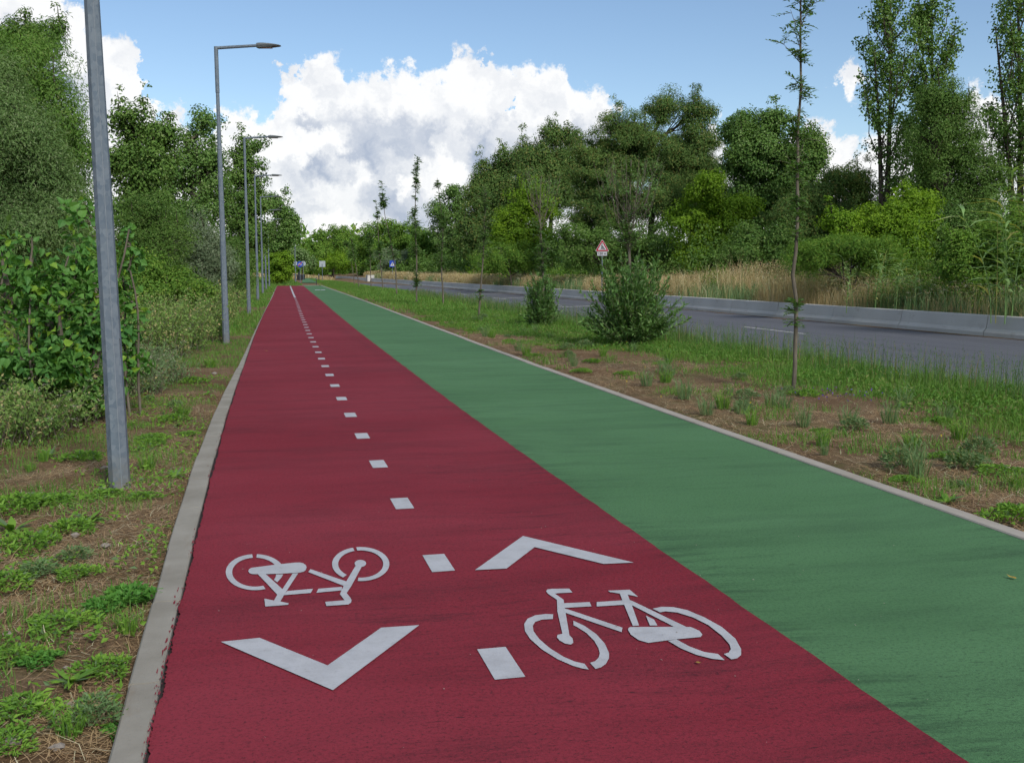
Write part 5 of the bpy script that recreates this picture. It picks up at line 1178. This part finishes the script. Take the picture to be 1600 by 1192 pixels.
for (k_, u, v, sc) in [(2, 112, 1075, .9), (0, 95, 985, 1.2), (1, 205, 940, 1.25), (1, 170, 955, 1.0), (0, 160, 1050, .9), (0, 40, 1120, .9), (5, 150, 1130, .8), (0, 20, 1040, 1), (1, 60, 1045, .8), (3, 200, 985, .7),
                       (0, 30, 800, 1.6), (0, 80, 790, 1.4), (2, 140, 815, 1.2), (2, 20, 830, 1.4), (0, 110, 830, 1.2), (0, 45, 860, 1.3), (0, 165, 778, 1.1), (3, 230, 735, 1.1), (0, 225, 785, .9), (3, 285, 650, 1.2), (0, 240, 690, 1.2), (0, 300, 600, 1.5), (3, 330, 575, 1.5), (0, 270, 660, 1.2),
                       (0, 130, 720, 1.3), (2, 275, 745, .9), (5, 60, 905, .9), (0, 120, 905, .9), (0, 10, 920, 1.2), (5, 120, 880, .8), (2, 65, 890, .8), (0, 10, 1175, .8), (3, 110, 1150, .8), (1, 190, 1135, .6),
                       (5, 1403, 738, 1.3), (4, 1435, 748, 1.1), (5, 1335, 675, 1.2), (4, 1325, 665, 1.3), (3, 1285, 700, 1), (4, 1255, 670, 1.1), (0, 1480, 720, 1.1), (5, 1520, 735, 1.2), (0, 1560, 745, 1.4), (0, 1590, 815, 1.6), (2, 1478, 786, 1.1), (5, 1495, 765, .7), (3, 1425, 700, 1.1),
                       (3, 1175, 668, 1), (4, 1160, 650, 1.2), (4, 1105, 650, 1.2), (3, 1130, 640, 1.3), (4, 1225, 640, 1.2), (4, 1205, 635, 1.1), (5, 1165, 625, 1.3), (0, 1260, 620, 1.5), (4, 1070, 625, 1.3), (3, 1040, 600, 1.4), (4, 1010, 605, 1.2), (4, 1390, 665, 1.2), (5, 1530, 715, 1.2), (3, 1500, 690, 1.2), (4, 1410, 640, 1.2)]:
    px_weed(k_, u, v, sc)
for q in range(46):
    s = r.uniform(2.6, 15); t = float(t_lout(s)) - r.uniform(.15, 2.6); put_weed(int(r.choice([0, 3, 3, 5, 2])), s, t, r.uniform(.5, 1.1), r)
for q in range(64):
    s = r.uniform(5.5, 34); t = float(t_rout(s)) + r.uniform(.2, 2.6); put_weed(int(r.choice([3, 4, 4, 5, 0])), s, t, r.uniform(.5, 1.2)*(1+s/60), r)
# small flowers on the right verge, pale stones, litter and fallen leaves
mb = MB()
c = np.array(toST(on_ground(1265, 628))); n = 60; s = c[0]+r.normal(0, .35, n); t = c[1]+.3+r.normal(0, .3, n)
add_leaves(mb, pts3(s, t, 0)+np.stack([0*s, 0*s, r.uniform(.08, .16, n)], 1), r.normal(size=(n, 3))+np.array([0, 0, .5]), .022, .02, r)
local_build(mb, 'purple_flowers', M['flower_purple'], 'purple flowers at the foot of the nearest young tree', 'flowers')
mb = MB(); s, t = cand(34, 6, 30, t_rout, lambda s: t_road(s), 1.2); q = np.repeat(np.arange(len(s)), 4)
add_leaves(mb, pts3(s, t, .14)[q]+r.normal(0, .006, (len(q), 3)), r.normal(size=(len(q), 3))+np.array([0, 0, .4]), .014, .011, r)
local_build(mb, 'yellow_flowers', M['flower_yellow'], 'tiny yellow flowers dotted over the right verge', 'flowers')
def stone_mesh(seed):
    r2 = np.random.default_rng(seed); mb = MB(); n1, n2 = 6, 9; V = []
    for i in range(n1):
        ph = math.pi*(i+.5)/n1
        for j in range(n2):
            th = 2*math.pi*j/n2; q = 1 + .22*r2.normal(); V.append((math.sin(ph)*math.cos(th)*q, math.sin(ph)*math.sin(th)*q*.7, math.cos(ph)*.5*q))
    F = [[i*n2+j, (i+1)*n2+j, (i+1)*n2+(j+1) % n2, i*n2+(j+1) % n2] for i in range(n1-1) for j in range(n2)]
    mb.add(V, F); mb.add(V[:n2], [list(range(n2))]); mb.add(V[-n2:], [list(range(n2))[::-1]])
    me = mb.mesh('stone'); me.materials.append(M['stone']); return me
sm = [stone_mesh(i) for i in range(3)]
for i, (u, v, sz) in enumerate([(22, 1163, .035), (107, 1106, .022), (12, 994, .026), (103, 1046, .012), (70, 1050, .010), (165, 733, .035), (118, 838, .03), (165, 855, .03), (90, 1172, .025), (63, 972, .014), (210, 775, .03), (335, 585, .05), (160, 765, .03)] ):
    o = bpy.data.objects.new('stone', sm[i % 3]); COL.objects.link(o); P = on_ground(u, v, -.02); o.location = (P[0], P[1], -.012 + sz*.15); o.scale = (sz, sz, sz*.8); o.rotation_euler = (0, 0, i*1.3)
    tag(o, 'small pale stone lying on the brown earth of the left verge', 'stone', 'pale stones on the left verge')
def fallen(u, v, sz, lab, seed):
    r2 = np.random.default_rng(seed); mb = MB(); a = seed*1.1
    add_leaves(mb, np.array([[0, 0, .004]]), np.array([[math.cos(a), math.sin(a), .06]]), sz, sz*.5, r2, shape='heart', N=np.array([[0, 0, 1.]]), curl=-.2)
    o = mb.build('fallen_leaf', M['fallen']); P = on_ground(u, v); o.location = (P[0], P[1], .004); tag(o, lab, 'leaf', 'fallen leaves on the paths')
fallen(1587, 906, .05, 'yellow fallen leaf on the green path by the right edge', 2); fallen(418, 549, .06, 'yellow fallen leaf on the red path near the left kerb', 3); fallen(1087, 1037, .03, 'dry fallen leaf below the upright bicycle symbol', 5)
mb = MB(); n = 130; s = 3 + 10*r.random(n)**1.4; t = float(t_lin(5)) + r.uniform(.1, 4.4, n)
for i in range(n):
    q = r.uniform(.0015, .005); th = np.sort(r.random(5))*6.28; mb.add(np.stack([t[i]+np.cos(th)*q, s[i]+np.sin(th)*q*1.6, np.full(5, .007+.002*r.random())], 1), [list(range(5))])
local_build(mb, 'grit_specks', M['stone'], 'pale grit specks scattered over the coloured paths', 'grit')
